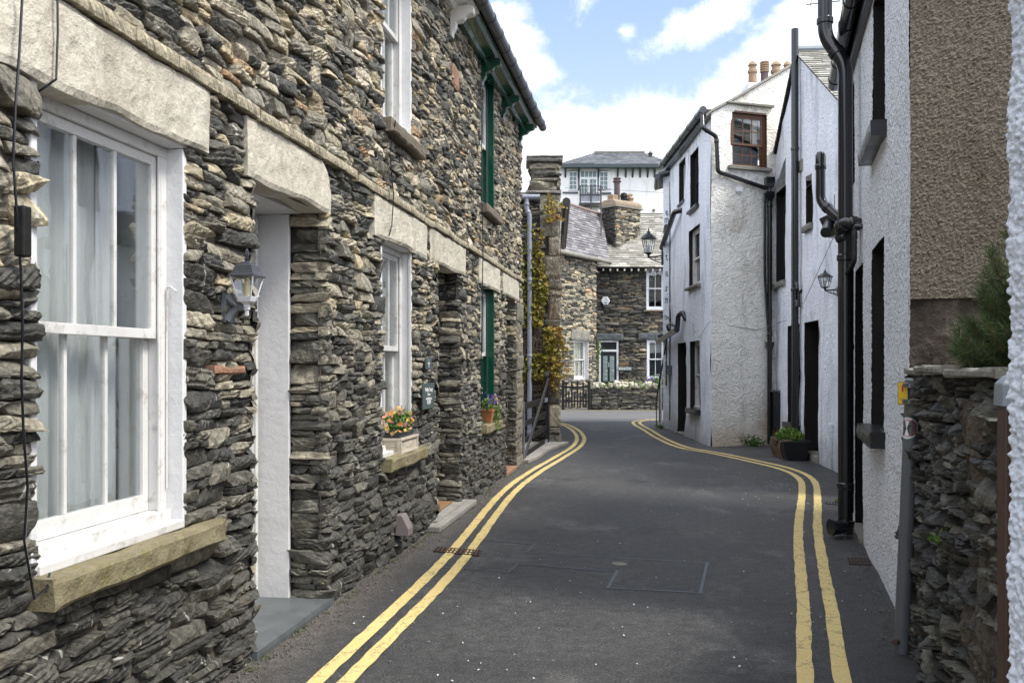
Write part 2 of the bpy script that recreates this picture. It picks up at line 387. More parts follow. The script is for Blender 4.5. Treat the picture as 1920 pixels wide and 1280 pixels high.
# ------------------------------------------------------------------ materials
M = {}
def mat(name):
    m = bpy.data.materials.new(name); m.use_nodes = True; M[name] = m; return NT(m.node_tree)
def stone(name, mul=1., warm=0., wet=0.):
    t = mat(name); co = t.obj(); ti = t.attr(); r = t.sep(ti)
    c2 = t.vm('ADD', co, t.vm('SCALE', ti, 9.))
    c3 = t.rot(c2, (1, 0, 0), t.m('MULTIPLY_ADD', r[1], 1.5, .15))
    c4 = t.vm('MULTIPLY', c3, (1.5, 1.2, 7))
    st = t.noise(c4, 6, 6, .62, .6)
    fine = t.noise(c2, 55, 6, .65)
    base = t.ramp(r[0], [(0, (.028, .030, .031)), (.30, (.085, .088, .082)), (.55, (.20, .198, .172)), (.76, (.29, .28, .235)), (.90, (.34, .31, .235)), (.97, (.33, .28, .19)), (.992, (.28, .19, .12)), (1, (.42, .41, .37))])
    base = t.mix(1, base, (mul*(1+warm)*1.0, mul*.955, mul*(1-warm)*.87), 'MULTIPLY')
    base = t.mix(1, base, t.ramp(st, [(.28, .32), (.5, .95), (.70, 1.75)]), 'MULTIPLY')
    base = t.mix(1, base, t.ramp(fine, [(.3, .65), (.55, 1.05), (.8, 1.4)]), 'MULTIPLY')
    vein = t.m('MULTIPLY', t.step(t.noise(t.vm('MULTIPLY', t.rot(c2, (1, 0, 0), t.m('MULTIPLY_ADD', r[2], 3, .4)), (1, 1.2, 13)), 5, 3, .5, .3), .64, .70), t.step(r[1], .35, .6))
    base = t.mix(t.m('MULTIPLY', vein, .65), base, (.42*mul+.05, .41*mul+.05, .38*mul+.04))
    lich = t.step(t.noise(co, 3.1, 8, .7), .60, .72)
    base = t.mix(t.m('MULTIPLY', t.m('MULTIPLY', lich, t.step(t.sep(co)[2], .5, 1.4)), .28), base, (.30*mul, .30*mul, .24*mul))
    iron = t.step(t.noise(c2, 4.5, 5, .6), .62, .74)
    base = t.mix(t.m('MULTIPLY', iron, .3), base, (.22*mul, .16*mul, .09*mul))
    h = t.m('ADD', t.m('MULTIPLY', st, .7), t.m('MULTIPLY', fine, .45))
    ro = t.ramp(fine, [(.3, .75-wet), (.7, .5-wet*.6)])
    t.out(base, ro, .45, t.bump(h, 1.0, .018))
stone('slate_rubble', 1.12, .03); stone('slate_dark', .62, .03, .05); stone('slate_far', .95, .08); stone('slate_pale', 1.15, .03); stone('slate_wall', .62, .0, .1)
def lump(name, c1, c2, bs=30, sc=3, strength=.6, dist=.008, rough=.8, stain=None, stainamt=.5, spec=.3, fine=90):
    t = mat(name); co = t.obj(); n = t.noise(co, sc, 7, .65, .2); f = t.noise(co, bs, 6, .7); g = t.noise(co, fine, 3, .6)
    c = t.mix(t.ramp(n, [(.3, 0), (.7, 1)]), c1, c2)
    c = t.mix(1, c, t.ramp(f, [(.25, .72), (.6, 1.05), (.8, 1.2)]), 'MULTIPLY')
    if stain is not None: c = t.mix(t.m('MULTIPLY', t.step(t.noise(t.vm('MULTIPLY', co, (1, 1, .35)), sc*1.3, 8, .7, .4), .50, .72), stainamt), c, stain)
    t.out(c, rough, spec, t.bump(t.m('ADD', f, t.m('MULTIPLY', g, .3)), strength, dist))
lump('lintel_stone', (.46, .42, .34), (.60, .565, .48), 34, 2.5, 1, .010, stain=(.25, .22, .17), stainamt=.6)
lump('sill_stone', (.15, .125, .07), (.27, .24, .155), 35, 5, .9, .012, stain=(.17, .155, .045), stainamt=.8)
lump('moss_rock', (.09, .075, .03), (.16, .13, .06), 25, 5, .8, .012)
lump('sill_dark', (.12, .10, .075), (.2, .17, .13), 35, 5, .8, .01)
lump('mortar', (.085, .07, .052), (.15, .125, .095), 40, 4, .8, .015)
lump('mortar_dark', (.03, .027, .022), (.07, .06, .05), 40, 4, .8, .015)
lump('cap_stone', (.16, .155, .14), (.26, .25, .22), 25, 3, .8, .015, stain=(.3, .26, .12), stainamt=.4)
lump('step_slate', (.075, .085, .09), (.115, .125, .13), 8, 2, .25, .004, rough=.45)
lump('terracotta', (.36, .13, .055), (.46, .2, .09), 20, 6, .3, .003)
lump('pot_buff', (.24, .16, .10), (.33, .24, .155), 15, 3, .3, .004, stain=(.12, .09, .07), stainamt=.6)
lump('pot_dark', (.08, .055, .06), (.12, .09, .09), 15, 3, .3, .004)
lump('cast_stone', (.42, .37, .29), (.52, .47, .39), 30, 6, .5, .004, stain=(.3, .24, .16), stainamt=.5)
lump('soil', (.03, .02, .012), (.07, .05, .03), 60, 9, 1, .02)
lump('petal', (.55, .5, .52), (.68, .64, .65), 30, 6, .1, .001)
lump('bark', (.12, .08, .045), (.2, .14, .09), 60, 9, .8, .004)
lump('red_stone', (.26, .13, .08), (.36, .22, .15), 45, 9, 1, .015)
lump('coping_cement', (.22, .17, .12), (.33, .27, .2), 25, 3, .8, .02, stain=(.1, .09, .07), stainamt=.6)
lump('rust_iron', (.06, .038, .03), (.10, .06, .045), 50, 6, .6, .003, rough=.7)
lump('brown_board', (.10, .055, .03), (.17, .10, .06), 30, 3, .3, .003)
lump('kerb_stone', (.22, .21, .19), (.33, .31, .28), 40, 3, .6, .006, stain=(.16, .17, .08), stainamt=.4)
lump('rusty_brown', (.045, .022, .015), (.07, .035, .022), 60, 4, .3, .003, rough=.45, spec=.5)
def paint(name, c, rough=.35, bs=14, strength=.15, dist=.004, dirt=(.25, .22, .18), da=.0, coat=0, spec=.5, var=.06, th=0):
    t = mat(name); co = t.obj(); n = t.noise(co, bs, 5, .6, .2)
    cc = t.mix(1, c, t.ramp(t.noise(co, 2.5, 5, .6), [(.3, 1-var*2), (.7, 1+var)]), 'MULTIPLY')
    if da: cc = t.mix(t.m('MULTIPLY', t.step(t.noise(co, 9, 8, .75), .56-th, .70-th), da), cc, dirt)
    t.out(cc, rough, spec, t.bump(n, strength, dist), coat=coat)
paint('white_paint', (.62, .615, .605), .42, 30, .4, .003, da=.5, th=.05)
paint('white_plaster', (.64, .64, .65), .5, 14, .5, .010, da=.15)
paint('white_plastic', (.72, .73, .76), .3, 10, .02)
paint('green_paint', (.004, .058, .035), .22, 18, .5, .006, coat=.3)
paint('fascia_white', (.78, .76, .72), .4, 20, .2, .003, dirt=(.2, .17, .13), da=.4)
paint('black_paint', (.012, .012, .014), .32, 12, .3, .004, spec=.5)
paint('black_matte', (.013, .012, .012), .65, 25, .6, .006, spec=.25)
paint('black_pipe', (.010, .011, .014), .2, 6, .05, .002, spec=.6)
paint('gutter_grey', (.055, .06, .07), .28, 6, .06, .002, spec=.5)
paint('pipe_grey', (.25, .27, .32), .35, 6, .1, .002, da=.25)
paint('post_grey', (.10, .108, .118), .42, 14, .3, .003, dirt=(.09, .07, .05), da=.35)
paint('lead_grey', (.20, .225, .25), .45, 10, .4, .006, da=.2)
paint('silver', (.5, .5, .5), .3, 10, .05); M['silver'].node_tree.nodes['Principled BSDF'].inputs['Metallic'].default_value = .8
paint('sign_yellow', (.62, .42, .015), .4, 10, .05)
paint('sign_white', (.75, .75, .75), .4, 10, .03); paint('sign_red', (.5, .03, .08), .4, 10, .03); paint('sign_slate', (.06, .085, .085), .5, 10, .15)
paint('sign_navy', (.02, .03, .16), .4, 10, .03); paint('sign_blue_grey', (.20, .27, .27), .5, 10, .15)
paint('brown_wood', (.085, .036, .018), .5, 30, .4, .004, dirt=(.3, .2, .14), da=.4)
paint('vent_mauve', (.21, .18, .175), .5, 10, .1)
paint('dark_trim', (.035, .05, .06), .4, 10, .1)
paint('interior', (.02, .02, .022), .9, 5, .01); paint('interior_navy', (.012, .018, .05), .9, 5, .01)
paint('cloth', (.9, .91, .9), .85, 8, .1); paint('cloth_cream', (.74, .70, .60), .85, 8, .1); paint('cloth_grey', (.42, .42, .40), .85, 8, .1)
paint('lamp_white', (.62, .63, .66), .45, 30, .4, .003, dirt=(.07, .07, .08), da=.8)
paint('lamp_dark', (.045, .048, .056), .45, 30, .5, .003, dirt=(.3, .3, .32), da=.5)
paint('bulb', (.75, .66, .38), .3); paint('sash_blue', (.02, .05, .14), .3)
t = mat('glass')
gl = t.n('ShaderNodeBsdfGlossy'); gl.inputs['Roughness'].default_value = .015; gl.inputs['Color'].default_value = (.9, .93, .95, 1)
tr = t.n('ShaderNodeBsdfTransparent'); tr.inputs['Color'].default_value = (.96, .97, .97, 1)
fz = t.n('ShaderNodeFresnel'); fz.inputs[0].default_value = 1.5
mx = t.n('ShaderNodeMixShader'); t.t.links.new(t.m('MULTIPLY_ADD', fz.outputs[0], .45, .05), mx.inputs[0]); t.t.links.new(tr.outputs[0], mx.inputs[1]); t.t.links.new(gl.outputs[0], mx.inputs[2])
t.t.links.new(t.bump(t.noise(t.obj(), 2.5, 2), .12, .01), gl.inputs['Normal'])
oo = t.n('ShaderNodeOutputMaterial'); t.t.links.new(mx.outputs[0], oo.inputs[0])
# asphalt: fine chippings, tar patches, a lighter brown margin
t = mat('asphalt'); co = t.pos(); X, Y, Z = t.sep(co)
big = t.noise(co, .55, 6, .6, .4); f1 = t.noise(co, 75, 5, .9); f2 = t.vor(co, 100); f3 = t.noise(co, 14, 5, .7)
c = t.mix(t.ramp(big, [(.32, 0), (.7, 1)]), (.030, .030, .031), (.068, .067, .066))
patch = t.step(t.noise(t.vm('MULTIPLY', co, (1, .55, 1)), 1.3, 7, .65), .53, .66)
c = t.mix(t.m('MULTIPLY', patch, .6), c, (.115, .112, .108))
c = t.mix(t.m('MULTIPLY', t.step(t.noise(t.vm('ADD', co, (7, 3, 0)), .9, 7, .7), .60, .66), .65), c, (.018, .018, .021))
edge = t.step(t.m('SUBTRACT', X, t.m('MULTIPLY_ADD', Y, .1594, -1.92)), .38, .0)
edge2 = t.m('MULTIPLY', edge, t.step(Y, 14, 11))
c = t.mix(t.m('MULTIPLY', edge2, .55), c, (.12, .10, .082))
moss = t.m('MULTIPLY', t.step(t.noise(co, 2.3, 6, .7), .52, .66), t.step(t.vm('DISTANCE', co, (3.3, 10.6, 0)), 2.0, .6))
c = t.mix(t.m('MULTIPLY', moss, .5), c, (.055, .055, .015))
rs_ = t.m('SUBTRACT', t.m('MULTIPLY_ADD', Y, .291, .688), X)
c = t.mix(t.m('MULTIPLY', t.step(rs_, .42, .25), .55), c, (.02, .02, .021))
crk = t.vor(t.vm('ADD', co, t.vm('SCALE', t.noise(co, 3, 4, .6, 0, True), .5)), .9, 'DISTANCE_TO_EDGE')
c = t.mix(t.m('MULTIPLY', t.step(crk, .008, .002), .35), c, (.012, .012, .013))
spk = t.ramp(f1, [(.36, .30), (.5, .9), (.58, 1.7), (.68, 3.6)])
c = t.mix(1, c, spk, 'MULTIPLY'); c = t.mix(1, c, t.ramp(f3, [(.3, .6), (.7, 1.45)]), 'MULTIPLY')
ro = t.ramp(big, [(.3, .50), (.7, .72)])
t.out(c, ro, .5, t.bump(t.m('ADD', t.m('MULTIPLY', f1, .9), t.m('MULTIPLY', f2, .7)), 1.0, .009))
t = mat('asphalt_pale'); co = t.pos(); f1 = t.noise(co, 90, 4, .8)
c = t.mix(t.noise(co, .8, 5), (.085, .085, .088), (.12, .12, .122)); c = t.mix(1, c, t.ramp(f1, [(.3, .6), (.5, 1), (.75, 1.7)]), 'MULTIPLY')
t.out(c, .8, .4, t.bump(f1, .7, .006))
t = mat('tar_seal'); co = t.pos(); c = t.mix(t.noise(co, 12, 4), (.04, .044, .05), (.085, .092, .10)); t.out(c, .45, .5, t.bump(t.noise(co, 60, 4), .4, .004))
t = mat('line_yellow'); co = t.pos(); w = t.noise(co, 45, 6, .75); w2 = t.noise(co, 4, 5, .7)
c = t.mix(t.noise(co, 2, 5), (.56, .425, .16), (.67, .53, .235)); c = t.mix(1, c, t.ramp(t.noise(co, 130, 3, .8), [(.3, .75), (.6, 1.08)]), 'MULTIPLY')
worn = t.m('MULTIPLY', t.step(t.m('ADD', t.m('MULTIPLY', w, .7), t.m('MULTIPLY', w2, .4)), .60, .67), .85)
lc = t.vor(t.vm('ADD', co, t.vm('SCALE', t.noise(co, 5, 5, .7, 0, True), .25)), 2.6, 'DISTANCE_TO_EDGE')
worn = t.m('MAXIMUM', worn, t.m('MULTIPLY', t.step(lc, .014, .004), .6))
c = t.mix(worn, c, (.07, .065, .055)); t.out(c, .65, .4, t.bump(t.noise(co, 140, 3, .8), .6, .004))
# rendered and painted walls
def render_wall(name, c1, c2, dirt, low, stain_s=1.6, stroke=.5, crack=.0):
    t = mat(name); co = t.obj(); X, Y, Z = t.sep(co)
    a = t.noise(co, 1.1, 7, .65, .5); c = t.mix(t.ramp(a, [(.3, 0), (.7, 1)]), c1, c2)
    c = t.mix(t.m('MULTIPLY', t.step(t.noise(t.vm('MULTIPLY', co, (1, 1.6, .35)), stain_s, 9, .72, .5), .50, .70), .8), c, dirt)
    spot = t.step(t.noise(co, 16, 8, .8, .5), .60, .70); c = t.mix(t.m('MULTIPLY', spot, t.step(t.noise(co, 1.7, 4), .42, .6)), c, dirt)
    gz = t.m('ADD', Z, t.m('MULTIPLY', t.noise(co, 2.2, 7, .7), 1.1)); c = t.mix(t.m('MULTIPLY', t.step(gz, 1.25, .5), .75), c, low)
    if crack:
        k = t.vor(t.vm('ADD', co, t.vm('SCALE', t.noise(co, 2.5, 6, .7, 0, True), .45)), 1.7, 'DISTANCE_TO_EDGE')
        c = t.mix(t.m('MULTIPLY', t.m('MULTIPLY', t.step(k, .012, .003), t.step(t.noise(co, 1.3, 3), .47, .56)), crack), c, (.10, .09, .08))
    if 'bright' in name:
        rb = t.vm('DISTANCE', t.vm('ADD', co, t.vm('SCALE', t.noise(co, 3, 6, .7, 0, True), .5)), (-1.15, -.45, .55)); c = t.mix(t.m('MULTIPLY', t.step(rb, .85, .2), .8), c, (.38, .20, .10))
        vs = t.m('MULTIPLY', t.step(t.m('ABSOLUTE', t.m('ADD', X, .62)), .10, .0), t.step(t.noise(t.vm('MULTIPLY', co, (1, 1, .5)), 4, 6, .7), .42, .62)); c = t.mix(t.m('MULTIPLY', vs, .45), c, (.33, .29, .2))
    st = t.noise(t.rot(co, (1, 0, 0), .5), 9, 3, .5, 2.2); f = t.noise(co, 70, 4, .7)
    t.out(c, .7, .3, t.bump(t.m('ADD', t.m('MULTIPLY', st, 1.0), t.m('MULTIPLY', f, .15)), stroke, .03))
render_wall('limewash_shade', (.68, .71, .80), (.82, .84, .90), (.27, .30, .35), (.26, .26, .26), 1.6, .9)  # bluish cast of the shaded walls is put into the colour
render_wall('limewash_bright', (.80, .78, .73), (.88, .87, .82), (.42, .38, .31), (.48, .38, .28), 1.4, 1.3, .5)  # lit copy: warm light on the end wall is put into the colour
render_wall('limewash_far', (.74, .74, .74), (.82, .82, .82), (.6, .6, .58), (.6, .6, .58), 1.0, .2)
def roughcast(name, c1, c2, grit, sc, dist, stain, amt, gr=(.10, .42)):
    t = mat(name); co = t.obj(); v = t.vor(co, sc); n = t.noise(co, sc*.9, 4, .8); a = t.noise(co, 1.2, 7, .7)
    c = t.mix(a, c1, c2); c = t.mix(t.m('MULTIPLY', t.step(t.noise(t.vm('MULTIPLY', co, (1, 1, .4)), 2.2, 8, .7), .52, .7), amt), c, stain)
    g = t.m('ADD', t.m('MULTIPLY', v, .6), t.m('MULTIPLY', n, .9))
    c = t.mix(t.m('MULTIPLY', t.step(g, gr[1]+.40, gr[0]+.92), .65), c, grit)  # dark grit colour in the pits paints tiny shadows between the pebbles
    t.out(c, .75, .35, t.bump(g, 1, -dist))
roughcast('roughcast_white', (.78, .81, .88), (.86, .89, .95), (.10, .098, .095), 75, .010, (.58, .59, .61), .3, (.06, .42))
roughcast('roughcast_brown', (.12, .10, .072), (.20, .172, .13), (.035, .027, .018), 90, .011, (.10, .07, .045), .7)
roughcast('pebbledash_near', (.46, .495, .55), (.56, .595, .65), (.30, .33, .37), 120, .003, (.5, .53, .57), .4)
lump('old_render', (.045, .035, .028), (.115, .093, .075), 18, 3, 1, .05, stain=(.26, .22, .17), stainamt=.5)
# slates
def slates(name, cols, moss=.2):
    t = mat(name); co = t.obj(); ti = t.attr(); r = t.sep(ti); c = t.ramp(r[0], cols)
    c = t.mix(1, c, t.ramp(t.noise(t.vm('ADD', co, t.vm('SCALE', ti, 5)), 12, 6, .7), [(.3, .6), (.55, 1.05), (.8, 1.35)]), 'MULTIPLY')
    c = t.mix(t.m('MULTIPLY', t.step(t.noise(co, 1.8, 8, .75), .52, .68), moss), c, (.22, .20, .11))
    t.out(c, .6, .4, t.bump(t.noise(co, 30, 5, .7), .6, .01))
slates('slate_purple', [(0, (.105, .10, .11)), (.6, (.17, .162, .172)), (1, (.25, .24, .25))], .2)
slates('slate_olive', [(0, (.17, .16, .14)), (.6, (.27, .26, .23)), (1, (.38, .37, .34))], .3)
slates('slate_blue', [(0, (.09, .095, .11)), (.6, (.15, .155, .17)), (1, (.21, .215, .23))], .15)
def leafm(name, cols, rough=.5):
    t = mat(name); r = t.sep(t.attr()); c = t.ramp(r[0], cols)
    p = t.out(c, rough, .35)
    tl = t.n('ShaderNodeBsdfTranslucent'); t.put(tl.inputs[0], c); ms = t.n('ShaderNodeMixShader'); ms.inputs[0].default_value = .3
    o = t.t.nodes['Material Output']; t.t.links.new(p.outputs[0], ms.inputs[1]); t.t.links.new(tl.outputs[0], ms.inputs[2]); t.t.links.new(ms.outputs[0], o.inputs[0])
leafm('leaf_creeper', [(0, (.10, .11, .02)), (.35, (.22, .20, .035)), (.6, (.36, .27, .06)), (.78, (.33, .15, .05)), (1, (.22, .07, .04))])
leafm('leaf_ivy', [(0, (.04, .09, .015)), (.5, (.11, .2, .03)), (1, (.24, .34, .07))])
leafm('leaf_green', [(0, (.02, .06, .015)), (.5, (.06, .14, .03)), (1, (.16, .28, .05))])
leafm('needle', [(0, (.018, .035, .012)), (.6, (.045, .075, .025)), (.9, (.09, .12, .04)), (1, (.16, .13, .06))])
leafm('flower_mix', [(0, (.75, .5, .22)), (.35, (.75, .6, .12)), (.55, (.65, .25, .08)), (.72, (.7, .35, .3)), (.88, (.75, .7, .5)), (1, (.6, .12, .12))])
leafm('flower_violet', [(0, (.10, .03, .35)), (.7, (.16, .06, .5)), (1, (.7, .55, .1))])
leafm('grass_tint', [(0, (.05, .09, .02)), (1, (.14, .2, .04))])

lump('slate_ridge', (.2, .15, .14), (.3, .22, .2), 20, 5, .4, .01)
paint('gate_grey', (.035, .035, .04), .5, 14, .3, .003, da=.3)

lump('grit_dark', (.05, .048, .045), (.14, .13, .12), 80, 30, .5, .003)
# ------------------------------------------------------------------ setting: ground, road, markings
def structure(o): o['kind'] = 'structure'; return o
def sheet(name, pts, z, mat, thick=0):
    mb = MB()
    if thick: mb.prism([(x, y, z-thick) for x, y in pts], (0, 0, thick))
    else: mb.add([(x, y, z) for x, y in pts], [list(range(len(pts)))])
    return structure(mb.build(name, M[mat]))
sheet('ground', [(-600, -600), (600, -600), (600, 900), (-600, 900)], -.03, 'asphalt_pale')
sheet('road', [(-14, -12), (14, -12), (16, 22.9), (5, 22.9), (3.2, 22.75), (1.6, 22.75), (0, 22.9), (-16, 22.9)], 0, 'asphalt')
sheet('cross_road', [(-30, 22.9), (0, 22.9), (1.6, 22.75), (3.2, 22.75), (5, 22.9), (40, 22.9), (40, 40), (-30, 40)], -.002, 'asphalt_pale')
hv, hf = panel(-150, 150, 0, 1, cs=10, cz=.1)
P = hv.copy(); hv[:, 0] = P[:, 1]; hv[:, 1] = 40+P[:, 2]*160; hv[:, 2] = -.5+9*np.clip(P[:, 2]*8, 0, 1)+20*P[:, 2]+vn(np.stack([P[:, 1]*.05, P[:, 2]*8, 0*P[:, 2]], -1), 1, 3)*1
lump('hill_grass', (.05, .08, .025), (.09, .12, .04), 4, .3, .5, .05)
structure(arr('hill', hv, hf, M['hill_grass'], smooth=True))
def smooth_path(pts, k=8):
    P = [np.array(p, float) for p in pts]; P = [2*P[0]-P[1]]+P+[2*P[-1]-P[-2]]; out = []
    for i in range(1, len(P)-2):
        for j in range(k):
            t = j/k; out.append(.5*((2*P[i])+(-P[i-1]+P[i+1])*t+(2*P[i-1]-5*P[i]+4*P[i+1]-P[i+2])*t*t+(-P[i-1]+3*P[i]-3*P[i+1]+P[i+2])*t**3))
    return np.array(out+[P[-2]])
def stripe(name, path, off, w, z, mat, rag=.004, seed=0):
    path = np.asarray(path); seg = np.linalg.norm(np.diff(path, axis=0), axis=1); cum = np.concatenate([[0], np.cumsum(seg)])
    n = int(cum[-1]/.025); q = np.linspace(0, cum[-1], n); C = np.stack([np.interp(q, cum, path[:, 0]), np.interp(q, cum, path[:, 1])], -1)
    T = np.gradient(C, axis=0); T /= np.linalg.norm(T, axis=1)[:, None]; N = np.stack([T[:, 1], -T[:, 0]], -1)
    o3 = lambda sd: vn(np.stack([q*9, q*0, q*0+sd], -1), 1, seed)*rag+vn(np.stack([q*.5, q*0, q*0+seed], -1), 1, seed)*.006
    a = C+N*(off-w/2+o3(1))[:, None]; b = C+N*(off+w/2+o3(5))[:, None]
    V = np.concatenate([np.c_[a, a[:, 0]*0+z], np.c_[b, b[:, 0]*0+z]]); I = np.arange(n-1)
    return structure(arr(name, V, np.stack([I, I+1, I+1+n, I+n], -1), M[mat]))
lp = smooth_path([(-2.4, -6), (-1.55, -.8), (-.8, 4.0), (-.417, 6.56), (-.058, 9.88), (.30, 11.9), (.70, 13.7), (1.12, 15.7), (1.32, 17.5), (1.365, 19.6), (1.22, 21.6), (.80, 22.7), (.0, 23.2), (-3, 23.4)])
stripe('yellow_line', lp, -.068, .074, .005, 'line_yellow', seed=1); stripe('yellow_line', lp, .068, .074, .005, 'line_yellow', seed=2)
rp = smooth_path([(-.5, -2.2), (.55, 1.2), (1.375, 4.0), (1.765, 5.23), (2.47, 7.56), (3.2, 9.75), (3.56, 10.9), (3.70, 11.72), (3.68, 12.46), (3.56, 13.1), (3.27, 14.4), (2.92, 15.5), (2.86, 17.4), (2.93, 19.6), (2.98, 21.5), (3.12, 22.6), (3.5, 23.25), (4.2, 23.6), (9, 23.9)])
stripe('yellow_line', rp, -.078, .074, .005, 'line_yellow', seed=3); stripe('yellow_line', rp, .078, .074, .005, 'line_yellow', seed=4)
stripe('yellow_line', [(-3, 28.25), (12, 28.25)], 0, .09, .005, 'line_yellow', seed=5)
tar = [[(820, 1062), (954, 1072), (970, 1057), (1135, 1070)], [(830, 1007), (909, 1013), (1003, 1020), (988, 1035), (1326, 1055), (1313, 1111), (1140, 1102), (1157, 1070)]]
for k, tt in enumerate(tar):
    mb = MB(); g = [Vector(gp(*p)+(0,)) for p in tt]
    for i, (a, b) in enumerate(zip(g[:-1], g[1:])):
        dv = (b-a).normalized(); nv = Vector((dv.y, -dv.x, 0))*.010; a2 = a-dv*.02; b2 = b+dv*.02; zz = Vector((0, 0, .0022+.0005*(i % 3)))
        mb.add([a2-nv+zz, a2+nv+zz, b2+nv+zz, b2-nv+zz], [(0, 1, 2, 3)])
    structure(mb.build('tar_joint', M['tar_seal']))
# pavement strip and kerb by the gate, and by the second doorway
kb = MB()
a0 = (.13, 12.95); a1 = (.30, 13.6); a2 = (.52, 14.8); a3 = (.90, 16.05)
kb.prism([(x, y, 0) for x, y in [(-.35, 12.95), a0, a1, a2, a3, (.3, 16.18), (-.35, 16.18)]], (0, 0, .05))
structure(kb.build('pavement', M['kerb_stone'], bevel=.008))
kb = MB()
for p, q in zip([a0, a1, a2, (.72, 15.45)], [a1, a2, (.72, 15.45), a3]):
    v = Vector(p); w = Vector(q); dd = (w-v).normalized(); nn = Vector((dd.y, -dd.x))*.11; v = v+dd*.006; w = w-dd*.006
    kb.prism([(v.x, v.y, 0), (v.x+nn.x, v.y+nn.y, 0), (w.x+nn.x, w.y+nn.y, 0), (w.x, w.y, 0)], (0, 0, .058))
structure(kb.build('kerb', M['kerb_stone'], bevel=.01))
# ------------------------------------------------------------------ shared builders
def block(s0, s1, z0, z1, d0, d1, seed=0, amp=.008, nx=26, nz=9, rnd=.012, cut=0., ragb=0.):
    A = np.concatenate([[-1, -1], np.linspace(-1, 1, nx), [1, 1]]); Bz = np.concatenate([[-1, -1], np.linspace(-1, 1, nz), [1, 1]])
    AA, BB = np.meshgrid(A, Bz, indexing='ij'); s = (s0+s1)/2+AA*(s1-s0)/2; z = (z0+z1)/2+BB*(z1-z0)/2
    P = np.stack([s, z, 0*s+seed], -1)
    s = s+vn(P, 9, seed)*amp*1.2*abs(AA)**6; z = z+vn(P, 7, seed+1)*amp*abs(BB)**3+ragb*vn(P, 4, seed+4)*np.clip(-BB, 0, 1)**2
    z = z-cut*np.clip((AA-.75)/.25, 0, 1)**2*np.clip(BB, 0, 1)*(z1-z0)
    ed = np.maximum(abs(AA), abs(BB)); d = d1+vn(P, 12, seed+2)*amp+vn(P, 35, seed+3)*amp*.5-rnd*np.clip((ed-.9)/.1, 0, 1)**2
    n, m = AA.shape
    for i in (0, n-1): d[i, :] = d0
    for j in (0, m-1): d[:, j] = d0
    I = np.arange(n*m).reshape(n, m); F = np.stack([I[:-1, :-1], I[1:, :-1], I[1:, 1:], I[:-1, 1:]], -1).reshape(-1, 4)
    return np.stack([d, s, z], -1).reshape(-1, 3), F, np.full((n*m, 3), .5)
def blockpart(name, mat, parent, *a, **k):
    V, F, T = block(*a, **k); return arr(name, V, F, M[mat], parent, T=T)
def reveal(s0, s1, z0, z1, dep, th=.02, d=-.004, sides='LRTB'):
    mb = MB()
    if 'L' in sides: mb.box((-dep, s0-th, z0), (d, s0, z1))
    if 'R' in sides: mb.box((-dep, s1, z0), (d, s1+th, z1))
    if 'T' in sides: mb.box((-dep, s0-th, z1+.001), (d, s1+th, z1+th))
    if 'B' in sides: mb.box((-dep, s0-th, z0-th), (d, s1+th, z0-.001))
    return mb
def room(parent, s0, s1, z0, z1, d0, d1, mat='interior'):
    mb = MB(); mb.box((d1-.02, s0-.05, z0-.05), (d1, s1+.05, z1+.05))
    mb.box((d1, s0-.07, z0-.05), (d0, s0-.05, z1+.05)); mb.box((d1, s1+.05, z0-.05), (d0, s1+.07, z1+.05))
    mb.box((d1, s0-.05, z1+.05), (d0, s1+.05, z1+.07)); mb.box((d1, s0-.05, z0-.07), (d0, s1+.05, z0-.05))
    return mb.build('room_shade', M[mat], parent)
def bars(s0, s1, z0, z1, cols, rows, d0, d1, st=.04, br=.018, bot=None):
    mb = MB(); bot = bot or st
    mb.box((d0, s0, z0), (d1, s0+st, z1)); mb.box((d0, s1-st, z0), (d1, s1, z1))
    mb.box((d0, s0+st, z0), (d1, s1-st, z0+bot)); mb.box((d0, s0+st, z1-st), (d1, s1-st, z1))
    for i in range(1, cols):
        c = s0+st+(s1-s0-2*st)*i/cols; mb.box((d0+.004, c-br/2, z0+bot), (d1-.004, c+br/2, z1-st))
    for j in range(1, rows):
        c = z0+bot+(z1-z0-bot-st)*j/rows; mb.box((d0+.006, s0+st, c-br/2), (d1-.006, s1-st, c+br/2))
    return mb
def curtain(name, s0, s1, z0, z1, d, mat, parent, folds=7, amp=.02, seed=0, gather=.0):
    n = 90; S = np.linspace(0, 1, n); Z = np.linspace(0, 1, 24); SS, ZZ = np.meshgrid(S, Z, indexing='ij')
    ph = SS*folds*2*pi+1.4*vn(np.stack([SS*4, ZZ*1.2, SS*0+seed], -1), 1, seed)
    D = d+amp*(.5+.5*(1-ZZ))*np.sin(ph)+amp*.4*np.sin(ph*2.3+seed)
    s = s0+(s1-s0)*(SS+gather*np.sin(pi*ZZ)*(.5-SS)); z = z0+(z1-z0)*ZZ
    I = np.arange(n*24).reshape(n, 24); F = np.stack([I[:-1, :-1], I[1:, :-1], I[1:, 1:], I[:-1, 1:]], -1).reshape(-1, 4)
    return arr(name, np.stack([D, s, z], -1).reshape(-1, 3), F, M[mat], parent, smooth=True)
